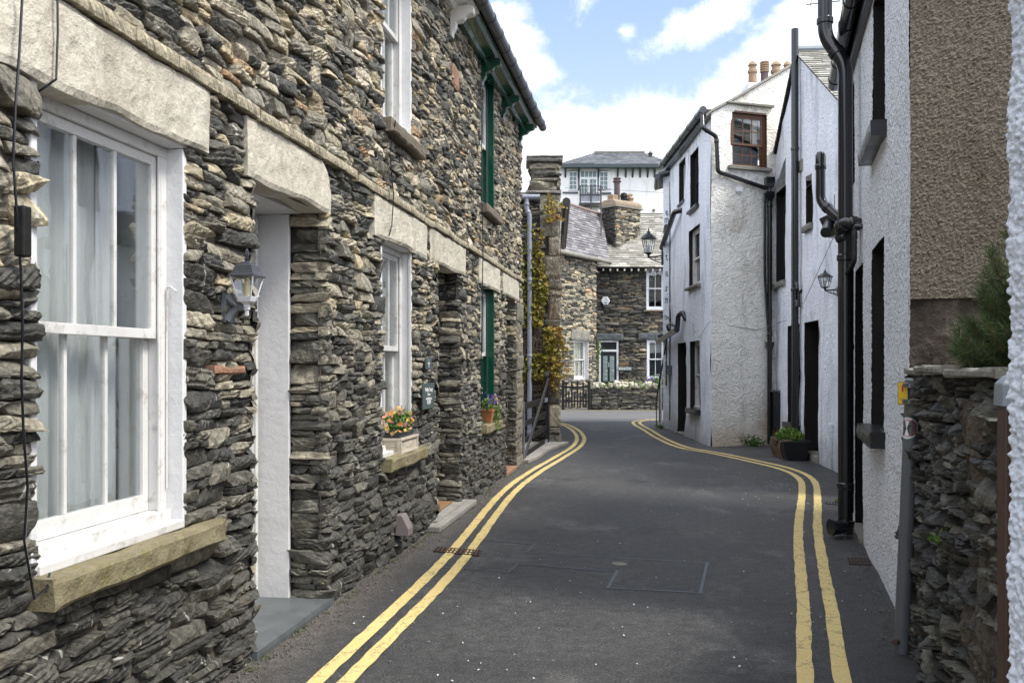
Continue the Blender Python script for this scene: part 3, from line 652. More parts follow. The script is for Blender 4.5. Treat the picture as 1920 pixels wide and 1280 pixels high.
def sash_window(parent, s0, s1, z0, z1, dep, wood='white_paint', cols=3, ru=1, rl=1, fw=.045, mid=.5, cur=None, rm='interior', low=None, label=None):
    low = low or wood
    f = MB(); d0, d1 = -dep-.11, -dep
    f.box((d0, s0, z0+fw), (d1, s0+fw, z1-fw)); f.box((d0, s1-fw, z0+fw), (d1, s1, z1-fw)); f.box((d0, s0, z1-fw), (d1, s1, z1)); f.box((d0, s0, z0), (d1+.02, s1, z0+fw))
    f.box((d1-.012, s0+fw, z0+fw), (d1-.002, s0+fw+.012, z1-fw)); f.box((d1-.012, s1-fw-.012, z0+fw), (d1-.002, s1-fw, z1-fw))
    w = f.build('window', M[wood], parent, bevel=.003)
    if label: w['label'] = label
    a, b, c, e = s0+fw+.002, s1-fw-.002, z0+fw+.002, z1-fw-.002; zm = c+(e-c)*mid
    bars(a, b, zm-.02, e, cols, ru, -dep-.045, -dep-.018, .038, .017).build('upper_sash', M[wood], w, bevel=.002)
    bars(a, b, c, zm+.02, cols, rl, -dep-.085, -dep-.055, .038, .017, .065).build('lower_sash', M[low], w, bevel=.002)
    B((-dep-.034, a+.02, zm), (-dep-.030, b-.02, e-.02)).build('pane', M['glass'], w)
    B((-dep-.072, a+.02, c+.02), (-dep-.068, b-.02, zm)).build('pane', M['glass'], w)
    if cur:
        for k, (x0, x1, m_, fo) in enumerate(cur):
            curtain('curtain', a+(b-a)*x0, a+(b-a)*x1, c+.03, e+.01, -dep-.125-.03*k, m_, w, fo, .016, k+1)
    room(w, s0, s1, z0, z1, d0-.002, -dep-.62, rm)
    return w
def gutter_run(mb, d, s0, s1, z, r, hoops=.9, z2=None):
    z2 = z if z2 is None else z2
    mb.tube([(d, s0, z), (d, s1, z2)], r, 14)
    n = int(abs(s1-s0)/hoops); 
    for i in range(n+1):
        q = (i+.4)/(n+1); c = s0+(s1-s0)*q; zz = z+(z2-z)*q; g = .012
        mb.tube([(d, c-g, zz), (d, c+g, zz)], r*1.12, 14)
def downpipe(pts, r, collars=1.7, rad=.1, n=14):
    mb = MB(); P = pipe_path(pts, rad); mb.tube(P, r, n)
    for p, q in zip(pts[:-1], pts[1:]):
        p, q = Vector(p), Vector(q); L = (q-p).length; k = max(1, int(L/collars))
        dv = (q-p).normalized()
        for i in range(k):
            c = p+dv*(L*(i+.15)/k if k > 1 else min(L*.5, rad+.04)); mb.tube([tuple(c-dv*.028), tuple(c-dv*.02), tuple(c+dv*.02), tuple(c+dv*.028)], [r*1.03, r*1.16, r*1.16, r*1.03], n)
    return mb
# ------------------------------------------------------------------ left side: slate terrace
Zl0, Zl1, ZST = 2.29, 2.565, 2.635
WN = [(ls(2.83), ls(3.70), .74, Zl0), (ls(6.39), ls(7.14), .745, Zl0), (ls(9.95), ls(10.77), .745, Zl0)]
DR = [(ls(4.346), ls(5.27), 0, Zl0), (ls(7.98), ls(8.85), 0, Zl0), (ls(11.57), ls(12.35), 0, Zl0)]
UP = [(ls(6.39), ls(7.13), 3.14, 4.72), (ls(9.95), ls(10.77), 3.18, 4.72)]
LN = [(ls(2.62), ls(3.88)), (ls(4.24), ls(5.32)), (ls(6.15), ls(7.57)), (ls(7.66), ls(9.10)), (ls(9.77), ls(11.1)), (ls(11.3), ls(12.6))]
BND = [ls(1.2), ls(5.78), ls(9.25), ls(12.95)]
HT = 4.74
labels = ['nearest slate rubble cottage, with the big white sash window and a recessed white doorway',
          'middle slate rubble cottage with white trimmed windows above and below, door unseen in its recess',
          'far slate rubble cottage with dark green window trim and green eaves brackets']
HOUSE = []
for k in range(3):
    h = thing('stone_cottage', labels[k], 'house', LF, (0, BND[k], 0), 'slate cottages of the left terrace'); HOUSE.append(h)
    a, b = BND[k], BND[k+1]; ins = lambda q: a <= (q[0]+q[1])/2 < b
    hs = [q for q in WN+DR+UP if ins(q)]; lh = [(q[0], q[1], Zl0, Zl1) for q in LN if ins(q)]
    sl = [(q[0]-.03, q[1]+.17, q[2]-.10, q[2]) for q in WN+UP if ins(q)]
    strg = [(a-1, b+1, Zl1, ZST)]
    V, F = panel(a, b, -.05, HT, hs, .5, .5); V[:, 0] -= .036
    arr('mortar_bed', V, F, M['mortar'], h)
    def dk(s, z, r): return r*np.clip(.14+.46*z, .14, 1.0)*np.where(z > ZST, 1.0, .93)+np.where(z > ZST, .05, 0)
    pcs = []
    cuts = [q for q in ([a, ls(5.27), ls(8.2), b] if k < 3 else [a, b]) if a <= q <= b]; cuts = sorted(set([a]+cuts+[b]))
    for i, (c, e) in enumerate(zip(cuts[:-1], cuts[1:])):
        lod = (19, 10) if e <= ls(5.28) else ((12, 7) if e <= ls(8.3) else (10, 6))
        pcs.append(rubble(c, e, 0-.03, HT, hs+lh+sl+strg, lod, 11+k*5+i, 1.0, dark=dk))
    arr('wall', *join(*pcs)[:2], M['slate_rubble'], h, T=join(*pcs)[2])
    # drip course of thin slabs over the lintels
    rng = random.Random(k+3); x = a; pc = []
    while x < b-.05:
        w = min(rng.uniform(.22, .75), b-x); zz = rng.uniform(-.006, .006)
        pc.append(block(x+.002, x+w-.002, Zl1+.012+zz, ZST-.008+zz, -.05, .032+rng.uniform(-.008, .01), int(x*37), .004, max(6, int(w*40)), 4, .004)); x += w
    V, F, T = join(*pc); T[:, 0] = .82; arr('drip_course', V, F, M['slate_rubble'], h, T=T)
    for i, q in enumerate(LN):
        if ins(q): blockpart('lintel', 'lintel_stone', h, q[0], q[1], Zl0, Zl1+.004, -.14, .016, i+2, .005, 60 if i < 2 else 26, 14, .009, cut=[0, .75, 0, 0, 0, 0][i], ragb=[.02, .012, .012, .01, .01, .01][i])
    for i, q in enumerate(DR):
        if not ins(q): continue
        sR = q[1]; st = .225 if i == 0 else .34
        xf = lambda V, sR=sR: np.stack([-V[:, 1], sR-V[:, 0], V[:, 2]], -1)
        xl = lambda V, sL=q[0]: np.stack([-V[:, 1], sL+V[:, 0], V[:, 2]], -1)
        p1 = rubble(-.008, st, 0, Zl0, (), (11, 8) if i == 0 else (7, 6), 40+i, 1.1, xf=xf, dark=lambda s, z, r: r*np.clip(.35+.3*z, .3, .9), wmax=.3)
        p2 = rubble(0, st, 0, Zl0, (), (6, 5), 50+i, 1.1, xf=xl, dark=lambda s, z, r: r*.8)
        
        for V, F, T in (p1, p2): arr('doorway_return', V, F, M['slate_rubble'], h, T=T)
        mb = MB(); mb.box((-st-.3, q[1]+.04, 0), (-.04, q[1]+.06, Zl0)); mb.box((-st-.3, q[0]-.06, 0), (-.04, q[0]-.04, Zl0)); mb.box((-st-.3, q[0]-.04, -.02), (-.0, q[1]+.04, .012))
        mb.build('mortar_bed', M['mortar_dark'], h)
        if i == 0:
            w = reveal(q[0], q[1]-.012, .03, Zl0-.006, .42, .03, -.225, 'LRT'); w.box((-.225, q[0]-.03, Zl0-.006), (-.15, q[1], Zl0+.02))
            w.build('plaster_reveal', M['white_plaster'], h, bevel=.004)
            de = .42
        else: de = .5
        s0, s1 = q[0]+.0, q[1]-.0
        df = MB()
        df.box((-de-.08, s0, .03), (-de, s0+.07, Zl0)); df.box((-de-.08, s1-.07, .03), (-de, s1, Zl0)); df.box((-de-.08, s0+.07, Zl0-.07), (-de, s1-.07, Zl0))
        df.box((-de, s0+.03, .03), (-de+.015, s0+.06, Zl0-.03)); df.box((-de, s1-.06, .03), (-de+.015, s1-.03, Zl0-.03))
        dd = df.build('door', M['white_paint' if i < 2 else 'green_paint'], h, bevel=.003)
        lf = MB(); lf.box((-de-.07, s0+.072, .035), (-de-.03, s1-.072, Zl0-.072))
        for (u0, u1, v0, v1) in ((.12, .46, .15, .8), (.54, .88, .15, .8), (.12, .46, .95, 2.0), (.54, .88, .95, 2.0)):
            L = s1-s0-.14; lf.box((-de-.03, s0+.07+L*u0, v0), (-de-.018, s0+.07+L*u1, v1))
        lf.build('door_leaf', M['white_paint' if i < 2 else 'green_paint'], dd, bevel=.004)
        MB().lathe([(.0, 0), (.012, 0), (.012, .03), (.03, .04), (.03, .06), (.0, .07)], (-de-.03, s0+.15, 1.02), 12, 'x').build('door_knob', M['silver'], dd, smooth=True)
        if i == 2: blockpart('threshold', 'red_stone', h, q[0]-.03, q[1]+.03, -.02, .04, -.3, .02, 5, .004)
    for i, q in enumerate(WN+UP):
        if not ins(q): continue
        green = i in (2, 4)
        reveal(q[0], q[1], q[2], q[3]-(0 if i > 2 else .004), .20, .03, -.012, 'LRT').build('plaster_reveal', M['green_paint' if green else 'white_plaster'], h, bevel=.006)
        if i == 0: cur = [(.0, .38, 'cloth', 4), (.40, .74, 'cloth', 4), (.80, 1.0, 'cloth', 2), (0, 1, 'cloth_grey', 6)]
        else: cur = [(0, 1, 'cloth_cream', 9)]
        w = sash_window(h, q[0], q[1], q[2]+.03, q[3]-.005, .085, 'green_paint' if False else 'white_paint', 3, 1, 1, .042, .5, cur, low='green_paint' if green else None)
        B((-.60, q[1]-.012, q[2]+.04), (-.197, q[1]+.004, q[3]-.04)).build('shutter', M['cloth_grey'], w)
        if green: w.data.materials[0] = M['green_paint']
        B((-.11, q[0]+.001, q[2]+.001), (-.004, q[1]-.001, q[2]+.034)).build('timber_sill', M['green_paint' if green else 'white_paint'], w, bevel=.004)
        nm = 'sill_stone' if i < 3 else 'sill_dark'
        blockpart('window_sill', nm, h, q[0]-.03, q[1]+(.22 if i in (0, 1) else .16), q[2]-.095, q[2], -.12, .075, i+21, .006, 44, 8, .010, ragb=.012 if i < 3 else .003)
# eaves: cove box, corbels, gutter
for k, (h, Y0, Y1, m_, brs) in enumerate([(HOUSE[0], 1.2, 5.78, 'fascia_white', (2.2, 3.7, 5.2)), (HOUSE[1], 5.78, 8.79, 'fascia_white', (6.0, 7.2, 8.46)), (HOUSE[2], 8.79, 13.0, 'green_paint', (9.92, 11.27, 12.60))]):
    mb = MB(); mb.prism([(-.02, ls(Y0), 4.70), (.05, ls(Y0), 4.70), (.07, ls(Y0), 4.74), (.16, ls(Y0), 4.76), (.19, ls(Y0), 4.79), (.21, ls(Y0), 4.79), (.21, ls(Y0), 4.91), (-.02, ls(Y0), 4.91)], (0, ls(Y1)-ls(Y0)-.003, 0))
    mb.build('eaves_board', M[m_], h, bevel=.004)
    for Y in brs:
        pts = [(0, 4.46), (.02, 4.455), (.028, 4.50), (.05, 4.535), (.06, 4.56), (.055, 4.585), (.085, 4.60), (.13, 4.61), (.15, 4.64), (.18, 4.655), (.215, 4.66), (.225, 4.675), (.225, 4.715), (.205, 4.738), (0, 4.738)]
        MB().prism([(d, ls(Y)-.04, z) for d, z in pts], (0, .08, 0)).build('corbel', M[m_], h, bevel=.004)
g = MB(); gutter_run(g, .275, BND[0], BND[1], 4.83, .058, .45); g.build('gutter', M['gutter_grey'], HOUSE[0], smooth=True)
g = MB(); gutter_run(g, .275, BND[1], BND[2], 4.83, .058, .45); g.build('gutter', M['gutter_grey'], HOUSE[1], smooth=True)
g = MB(); gutter_run(g, .275, BND[2], ls(13.12), 4.83, .058, .45); g.build('gutter', M['gutter_grey'], HOUSE[2], smooth=True)
for k, h in enumerate(HOUSE):
    a, b = BND[k], BND[k+1]; b2 = b if k < 2 else b+.04
    MB().prism([(.24, a, 4.92), (-3.0, a, 6.7), (-6.2, a, 4.92), (-6.2, a, 4.86), (-3.0, a, 6.62), (.24, a, 4.86)], (0, b2-a, 0)).build('roof', M['slate_blue'], h)
    mb = MB(); mb.box((-6.0, a, -.05), (-5.8, b, 4.86))
    if k == 2: mb.add([(-6, b-.04, -.05), (-.05, b-.04, -.05), (-.05, b-.04, 4.7), (-3, b-.04, 6.6), (-6, b-.04, 4.7)], [(0, 1, 2, 3, 4)])
    if k == 0: mb.add([(-6, a, -.05), (-.05, a, -.05), (-.05, a, 4.7), (-3, a, 6.6), (-6, a, 4.7)], [(0, 1, 2, 3, 4)])
    mb.build('rear_wall', M['slate_dark'], h)
# the end pier is built of squared blocks
blk = []; z = 0.0; rr = random.Random(4)
while z < 2.27:
    hgt = min(rr.choice([.09, .14, .2, .26, .3]), 2.28-z)
    blk.append(block(ls(12.36), BND[3]+rr.uniform(-.01, .02), z+.004, z+hgt-.004, -.3, .02+rr.uniform(-.012, .012), int(z*50), .007, 10, 6, .01)); z += hgt
V, F, T = join(*blk); T[:, 0] = .45; arr('quoins', V, F, M['slate_rubble'], HOUSE[2], T=T)
# red brick-like stones
blockpart('red_stone', 'red_stone', HOUSE[1], ls(8.45), ls(8.72), 4.02, 4.22, -.03, .03, 3, .006, 10, 8)
blockpart('red_stone', 'red_stone', HOUSE[0], LF.S(400), LF.S(455), 1.36, 1.395, -.03, .02, 3, .010, 14, 5)
# ------------------------------------------------------------------ things on the left wall
t_ = thing('doorstep', 'smooth grey slate slab at the foot of the white doorway', 'doorstep', LF, (0, ls(4.33), 0))
blockpart('slab', 'step_slate', t_, ls(4.30), ls(5.32), .0, .045, -.42, .03, 8, .0015, 30, 3, .002)
t_ = thing('doorstep', 'low stone step with a coir mat at the second doorway', 'doorstep', LF, (0, ls(7.9), 0))
blockpart('slab', 'kerb_stone', t_, ls(7.75), ls(9.0), .0, .075, -.5, .05, 9, .004, 20, 3, .006)
lump('coir', (.22, .12, .05), (.3, .18, .09), 120, 9, 1, .01)
B((-.28, ls(8.08), .076), (-.05, ls(8.75), .092)).build('door_mat', M['coir'], None, LF, (-.2, ls(8.1), .076), bevel=.004)
tag(bpy.data.objects['door_mat'], 'orange coir mat lying on the second doorway step', 'mat')
B((-.01, ls(7.6), 0), (.11, ls(9.15), .055)).build('kerb', M['kerb_stone'], None, LF, (0, ls(7.6), 0), bevel=.012); structure(bpy.data.objects['kerb.001'])
# wall lantern, four sided
def lantern_square(s, z, d, name, label):
    L = thing(name, label, 'lamp', LF, (0, s, z)); r4 = pi/4
    c = lambda h: (d, s, z+h)
    pl = MB(); pl.prism([(-.0, s-.04, z-.02), (-.0, s+.04, z-.02), (0, s+.05, z+.06), (0, s+.03, z+.15), (0, s-.03, z+.15), (0, s-.05, z+.06)], (.028, 0, 0))
    pl.tube([(.02, s, z+.0), (.045, s, z+.035), (.08, s, z+.06), (d, s, z+.065)], [.045, .032, .018, .015], 8); pl.tube([(.02, s, z+.13), (.045, s, z+.10), (.08, s, z+.075), (d-.01, s, z+.067)], [.04, .028, .016, .012], 8)
    pl.build('bracket', M['post_grey'], L, bevel=.002)
    cg = MB(); cg.lathe([(.004, -.005), (.012, .0), (.012, .03), (.02, .035), (.02, .065), (.05, .08), (.052, .085), (.058, .105), (.058, .11)], c(.02), 4, rot=r4)
    for q in range(4):
        g = r4+q*pi/2; cg.tube([(d+.058*cos(g), s+.058*sin(g), z+.125), (d+.098*cos(g), s+.098*sin(g), z+.245)], .0055, 5)
    cg.build('cage', M['lamp_white'], L, bevel=.001)
    MB().lathe([(.115, 0), (.112, .008), (.095, .015), (.082, .035), (.07, .062), (.045, .075), (.04, .082), (.014, .088), (.012, .10), (.024, .103), (.008, .108), (.015, .13), (.010, .15), (.001, .165)], c(.243), 4, rot=r4).build('lamp_roof', M['lamp_dark'], L, bevel=.002)
    MB().lathe([(.055, 0), (.094, .118)], c(.127), 4, rot=r4).build('glass', M['glass'], L)
    MB().lathe([(.018, 0), (.018, .03), (.02, .035), (.02, .06), (.012, .085)], c(.13), 10).build('bulb', M['bulb'], L, smooth=True)
    return L
LQ = lantern_square(ls(4.03), 1.605, .137, 'wall_lantern', 'grey and white four sided lantern between the nearest window and the white doorway')
LQ.scale = (.77, .77, .77)
# cables and junction box
def cable(name, pts, r, label, fr=LF, mat='black_pipe', group=None):
    o = MB().tube(pts, r, 6).build(name, M[mat], None, fr, pts[0]); tag(o, label, 'cable', group); return o
rc = random.Random(2)
s_ = LF.S(14); cb = thing('cable', 'thick black cable with an inline plastic box down the stones left of the first window', 'cable', LF, (.04, s_, .7))
MB().tube([(.045+rc.uniform(-.006, .006), s_+rc.uniform(-.008, .008)+.02*sin(q*.5), 3.6-q*.16) for q in range(18)]+[(.05, s_+.05, .70), (.05, s_+.11, .72), (.02, s_+.16, .75)], .0042, 6).build('wire', M['black_pipe'], cb)
B((.03, s_-.015, 1.72), (.065, s_+.022, 1.87)).build('connector_box', M['black_matte'], cb, bevel=.006)
s_ = LF.S(88); cable('cable', [(.03, s_, 3.4), (.032, s_, 2.9), (.035, s_+.004, 2.45), (.03, s_+.003, 2.30), (.0, s_-.012, 2.27), (-.08, s_-.02, 2.22)], .004, 'thin black cable running down the pale lintel of the nearest window')
s_ = LF.S(723); cable('cable', [(.085, s_-.04, 3.12), (.05, s_-.01, 3.0), (.032, s_, 2.9), (.05, s_+.03, 2.6), (.03, s_+.05, 2.4), (.02, s_+.02, 2.32)], .004, 'thin black cable hanging from the upper window sill to the lintel below')
s_ = LF.S(897); cable('cable', [(.03, s_, 4.5), (.035, s_+.01, 3.5), (.05, s_, 2.6), (.03, s_+.01, 1.6), (.03, s_, .9)], .005, 'thin dark wire down the stones just left of the green trimmed windows')
cable('cable', [(-.03, LF.S(344), 1.70), (-.055, LF.S(343), 1.72), (-.075, ls(3.69), 1.72), (-.078, ls(3.688), 1.5), (-.078, ls(3.688), .9)], .004, 'white painted wire clipped down the window reveal', mat='white_paint')
# vent cover
v = MB(); s0, s1 = LF.S(741), LF.S(772)
v.prism([(0, s0, .15), (.10, s0, .15), (.10, s0, .20), (.05, s0, .30), (0, s0, .30)], (0, .13, 0))
o = v.build('air_vent', M['vent_mauve'], None, LF, (0, s0, .2), bevel=.004); tag(o, 'small mauve grey plastic vent cowl low on the dark stones', 'vent')
# plaques
def board(name, s0, s1, z0, z1, mat, label, fr=LF, d0=.03, th=.012, cat='sign'):
    t = thing(name, label, cat, fr, (d0, (s0+s1)/2, (z0+z1)/2)); B((d0, s0, z0), (d0+th, s1, z1)).build('board', M[mat], t, bevel=.002); return t
s0, z0 = LF.hit(793, 768, .04); s1, z1 = LF.hit(814, 717, .04); sm = (s0+s1)/2; w = s1-s0
t_ = board('plaque', s0, s1, z0, z1, 'sign_slate', 'large slate green plaque lettered Holiday Cottage beside the white window')
for i, (tx, q, sz) in enumerate((('Holiday Cottage', .74, .048), ('Contact', .56, .034), ('www.holidaycottage', .40, .030), ('015394', .25, .05))):
    textmesh('lettering', tx, M['sign_white'], t_, sm, z0+(z1-z0)*q, .0425, sz, sx=.8)
s0, z0 = LF.hit(798.5, 692, .04); s1, z1 = LF.hit(809, 671, .04)
t_ = board('plaque', s0, s1, z0, z1, 'sign_slate', 'small dark slate plaque above the larger green one')
for i, tx in enumerate(('1', 'ROSE', '11')): textmesh('lettering', tx, M['sign_white'], t_, (s0+s1)/2, z1-(z1-z0)*(.22+.28*i), .0425, .03, sx=.9)
# cast stone trough with flowers
s0, s1 = ls(6.64), ls(7.10); zb = .748
t_ = thing('window_planter', 'cream cast stone trough with moulded garlands on the sill of the white window', 'planter', LF, (-.04, s0, zb))
mb = MB(); mb.box((-.11, s0, zb), (.045, s1, zb+.115)); mb.build('trough', M['cast_stone'], t_, bevel=.003)
mb = MB(); mb.box((.045, s0-.008, zb), (.056, s1+.008, zb+.018)); mb.box((.045, s0-.008, zb+.10), (.058, s1+.008, zb+.118)); mb.box((-.112, s0-.010, zb+.10), (.045, s0, zb+.118)); mb.box((-.112, s0-.010, zb), (.045, s0, zb+.018))
mb.box((.045, s0-.008, zb+.018), (.055, s0+.012, zb+.10)); mb.box((.045, s1-.012, zb+.018), (.055, s1+.008, zb+.10)); mb.box((.020, s0-.009, zb+.018), (.045, s0, zb+.10)); mb.box((-.112, s0-.009, zb+.018), (-.09, s0, zb+.10))
mb.build('moulding', M['cast_stone'], t_, bevel=.002)
rng = np.random.default_rng(3); mb = MB()
for i in range(60):
    a = rng.uniform(0, 2*pi); r = rng.uniform(0, .05); mb.lathe([(.001, -.005), (.006, 0), (.001, .006)], (.046, (s0+s1)/2+r*1.8*cos(a), zb+.06+r*.45*sin(a)), 5, 'x')
for i in range(34):
    a = rng.uniform(0, 2*pi); r = rng.uniform(0, .04); mb.lathe([(.001, -.005), (.006, 0), (.001, .005)], (-.03+r*cos(a), s0-.001, zb+.06+r*.4*sin(a)), 5, 'y')
mb.build('garland', M['cast_stone'], t_)
t_ = thing('flower_tray', 'black plastic tray of orange and yellow flowers standing in the cream trough', 'plant', LF, (-.03, s0+.04, zb+.115))
MB().lathe([(.06, 0), (.075, .05), (.083, .052), (.083, .062), (.07, .062)], (0, 0, 0), 4, rot=pi/4)
mb = MB(); mb.prism([(-.09, s0+.05, zb+.116), (.03, s0+.05, zb+.116), (.03, s1-.04, zb+.116), (-.09, s1-.04, zb+.116)], (0, 0, .035)); mb.box((-.1, s0+.035, zb+.151), (.042, s1-.025, zb+.162)); mb.build('tray', M['dark_trim'], t_, bevel=.003)
c0 = np.array([-.03, (s0+s1)/2, zb+.23]); n = 420; p = rng.normal(0, 1, (n, 3)); p /= np.linalg.norm(p, axis=1)[:, None]; p = c0+p*rng.uniform(.3, 1, (n, 1))**.5*np.array([.09, .24, .085]); p = p[p[:, 2] > zb+.15]
V, F, T = leaves(p, p-c0+[0, 0, .05], .034, 3, .7); arr('foliage', V, F, M['leaf_green'], t_, T=T)
n = 85; p = rng.normal(0, 1, (n, 3)); p /= np.linalg.norm(p, axis=1)[:, None]; p = c0+[0, -.05, 0]+p*np.array([.10, .25, .10]); p = p[p[:, 2] > zb+.15]
V, F, T = leaves(p, p-c0, .042, 4, .85); arr('flower_mass', V, F, M['flower_mix'], t_, T=T)['kind'] = 'stuff'
mb = MB()
for i in range(22):
    e = c0+rng.normal(0, 1, 3)*[.05, .15, .06]+[0, 0, .04]; mb.tube([(c0[0], c0[1]+rng.uniform(-.1, .1), zb+.14), tuple((c0+e)/2+[0, 0, .01]), tuple(e)], .002, 4)
mb.build('stems', M['leaf_green'], t_)
# terracotta pot on the green window's sill
sc_ = LF.S(914, .0); zb = .75
t_ = thing('flower_pot', 'square terracotta pot on the stone sill under the green window', 'pot', LF, (0, sc_, zb))
MB().lathe([(.065, 0), (.095, .125), (.105, .128), (.105, .158), (.088, .158), (.085, .14)], (0.0, sc_, zb), 4, rot=pi/4).build('pot', M['terracotta'], t_, bevel=.003)
t_ = thing('pot_plant', 'violet pansies and trailing green foliage growing in the terracotta pot', 'plant', LF, (0, sc_, zb+.15))
c0 = np.array([0, sc_, zb+.2]); n = 380; p = rng.normal(0, 1, (n, 3)); p /= np.linalg.norm(p, axis=1)[:, None]; p = c0+p*rng.uniform(.2, 1, (n, 1))*[.1, .15, .08]
q = np.stack([rng.normal(.06, .03, 420), rng.normal(sc_+.19, .05, 420), rng.uniform(zb-.1, zb+.2, 420)], -1); p = np.concatenate([p, q])
V, F, T = leaves(p, p*0+[1, 0, .4], .028, 6, .7); arr('foliage', V, F, M['leaf_ivy'], t_, T=T)
p = c0+rng.normal(0, 1, (46, 3))*[.05, .11, .055]+[.02, .03, .05]; V, F, T = leaves(p, p*0+[1, 0, .3], .036, 6, .95); arr('blooms', V, F, M['flower_violet'], t_, T=T)
# ------------------------------------------------------------------ right side, near: roughcast house
def dwin(parent, fr, s0, s1, z0, z1, dep=.10, wood='black_paint', rv='black_matte', cols=2, ru=1, rl=1, cur=None, sill=None, sd=.09, sth=.09, sl=.06, name='window', mid=.5, th=.02):
    reveal(s0, s1, z0, z1, dep+.06, th).build('painted_reveal', M[rv], parent)
    w = sash_window(parent, s0+.001, s1-.001, z0+.001, z1-.001, dep, wood, cols, ru, rl, .045, mid, cur)
    if sill: blockpart('window_sill', sill, parent, s0-sl, s1+sl, z0-sth, z0-.001, -.05, sd, int(s0*10) % 50, .004, 14, 4, .008)
    return w
def doorway(parent, s0, s1, z0, z1, dep=.14, mat_='black_paint', rv='black_matte', step=None):
    reveal(s0, s1, z0, z1, dep+.05, .02, sides='LRT').build('painted_reveal', M[rv], parent)
    f = MB(); f.box((-dep-.06, s0+.001, z0), (-dep, s0+.06, z1-.001)); f.box((-dep-.06, s1-.06, z0), (-dep, s1-.001, z1-.001)); f.box((-dep-.06, s0+.06, z1-.06), (-dep, s1-.06, z1-.001))
    d = f.build('door', M[mat_], parent, bevel=.003)
    l = MB(); l.box((-dep-.06, s0+.062, z0+.01), (-dep-.02, s1-.062, z1-.062)); L = s1-s0-.12
    for (u0, u1, v0, v1) in ((.12, .46, .1, .42), (.54, .88, .1, .42), (.12, .46, .5, .95), (.54, .88, .5, .95)): l.box((-dep-.02, s0+.06+L*u0, z0+(z1-z0)*v0), (-dep-.01, s0+.06+L*u1, z0+(z1-z0)*v1-.06))
    l.build('door_leaf', M[mat_], d, bevel=.003)
    if step: blockpart('threshold', step, parent, s0-.02, s1+.02, -.02, z0, -dep-.1, .03, 3, .004)
    return d
h = thing('roughcast_house', 'white roughcast house with black pipes and a bare brown gable on the right', 'house', R1, (0, rs(4.64), 0)); H1 = h
HO = [(rs(6.43), rs(5.70), 2.93, 3.95), (rs(6.50), rs(5.74), .98, 2.22), (rs(7.85), rs(7.13), .04, 2.21), (rs(8.32), rs(7.92), 3.0, 3.9)]
def peb(sc, amp, seed, big=.006):
    def f(s, z):
        P = np.stack([s, z, 0*s], -1)
        return amp*(.6-np.minimum(cells2(s, z, sc, seed), .9))+amp*.5*vn(P, sc*1.6, seed)+big*vn(P, 1.6, seed+2)
    return f
V, F = panel(rs(8.75), rs(4.66), -.05, 4.2, HO, .0135, .0135, peb(70, .006, 4)); wl = arr('wall', V, F, M['roughcast_white'], h, smooth=False)
for q, sl in zip(HO[:2], ('black_paint', 'black_paint')): dwin(h, R1, *q, sill=sl, sd=.10, sth=.10, sl=.08)
dwin(h, R1, *HO[3]); doorway(h, *HO[2], step='cap_stone')
s0g = 5.2
gt = lambda s: 4.2+2.0*min(s, s0g-s)/(s0g/2)
def gw(s, z): return s, z
# gable end, in its own frame turned a quarter: map RG (d, s, z) to R1 coordinates
def rg2r1(V): V = np.asarray(V, float); s1 = rs(4.64); return np.stack([-V[:, 1], s1+V[:, 0], V[:, 2]], -1)
V, F = panel(.0, 1.5, 1.74, 3.6, (), .010, .010, peb(85, .0085, 9, .010)); V = rg2r1(V); arr('gable_roughcast', V, F, M['roughcast_brown'], h)
V, F = panel(1.5, s0g, 1.74, 6.2, (), .3, .3, lambda s, z: 0*s, gt, 4.0); V2, F2 = panel(0, 1.5, 3.6, 6.2, (), .3, .1, lambda s, z: 0*s, gt, 4.0); V, F, _ = join((V, F), (V2, F2)); V = rg2r1(V); arr('gable_roughcast', V, F, M['roughcast_brown'], h)
def lmp(s, z):
    P = np.stack([s, z, 0*s], -1); return -.03+.022*fbm(P, 5, 3, 3)+.010*vn(P, 22, 5)+.006*vn(P, 60, 6)
V, F = panel(.0, 1.6, -.05, 1.75, (), .014, .014, lmp); V2, F2 = panel(1.6, s0g, -.05, 1.75, (), .3, .3, lmp); V, F, _ = join((V, F), (V2, F2)); arr('gable_footing', rg2r1(V), F, M['old_render'], h)
g_ = MB(); a, b = rs(8.75), rs(4.64)
g_.prism([(.16, a-.1, 4.20), (-s0g/2, a-.1, 6.35), (-s0g-.1, a-.1, 4.2), (-s0g-.1, a-.1, 4.12), (-s0g/2, a-.1, 6.25), (.16, a-.1, 4.12)], (0, b-a+.16, 0)); g_.build('roof', M['slate_blue'], h)
MB().box((-s0g, a, 0), (-s0g+.1, b, 4.1)).add([(0, a, 0), (-s0g, a, 0), (-s0g, a, 4.15), (-s0g/2, a, 6.2), (0, a, 4.15)], [(0, 1, 2, 3, 4)]).build('rear_wall', M['limewash_shade'], h)
B((.0, a-.02, 3.98), (.05, b, 4.16)).build('eaves_board', M['black_paint'], h, bevel=.004)
gm = MB(); gutter_run(gm, .115, a-.05, b, 4.13, .06, .5); gm.build('gutter', M['black_pipe'], h, smooth=True)
y0 = rs(7.38)
sp = downpipe([(.115, y0, .14), (.115, y0, 3.86), (.27, y0-.06, 4.12), (.27, y0-.06, 6.2)], .058, 1.45, .09); sp.tube([(.115, y0, .14), (.13, y0+.005, .03)], .075, 14); sp.tube([(.115, y0+.02, .09), (.22, y0+.07, .085)], .062, 14); sp.tube([(.22, y0+.07, .085), (.235, y0+.077, .085)], .07, 14)
sp.build('soil_pipe', M['black_pipe'], h, smooth=True)
y1 = rs(8.05); downpipe([(.06, y1, .2), (.06, y1, 3.7)], .034, 1.2).build('downpipe', M['black_pipe'], h, smooth=True)
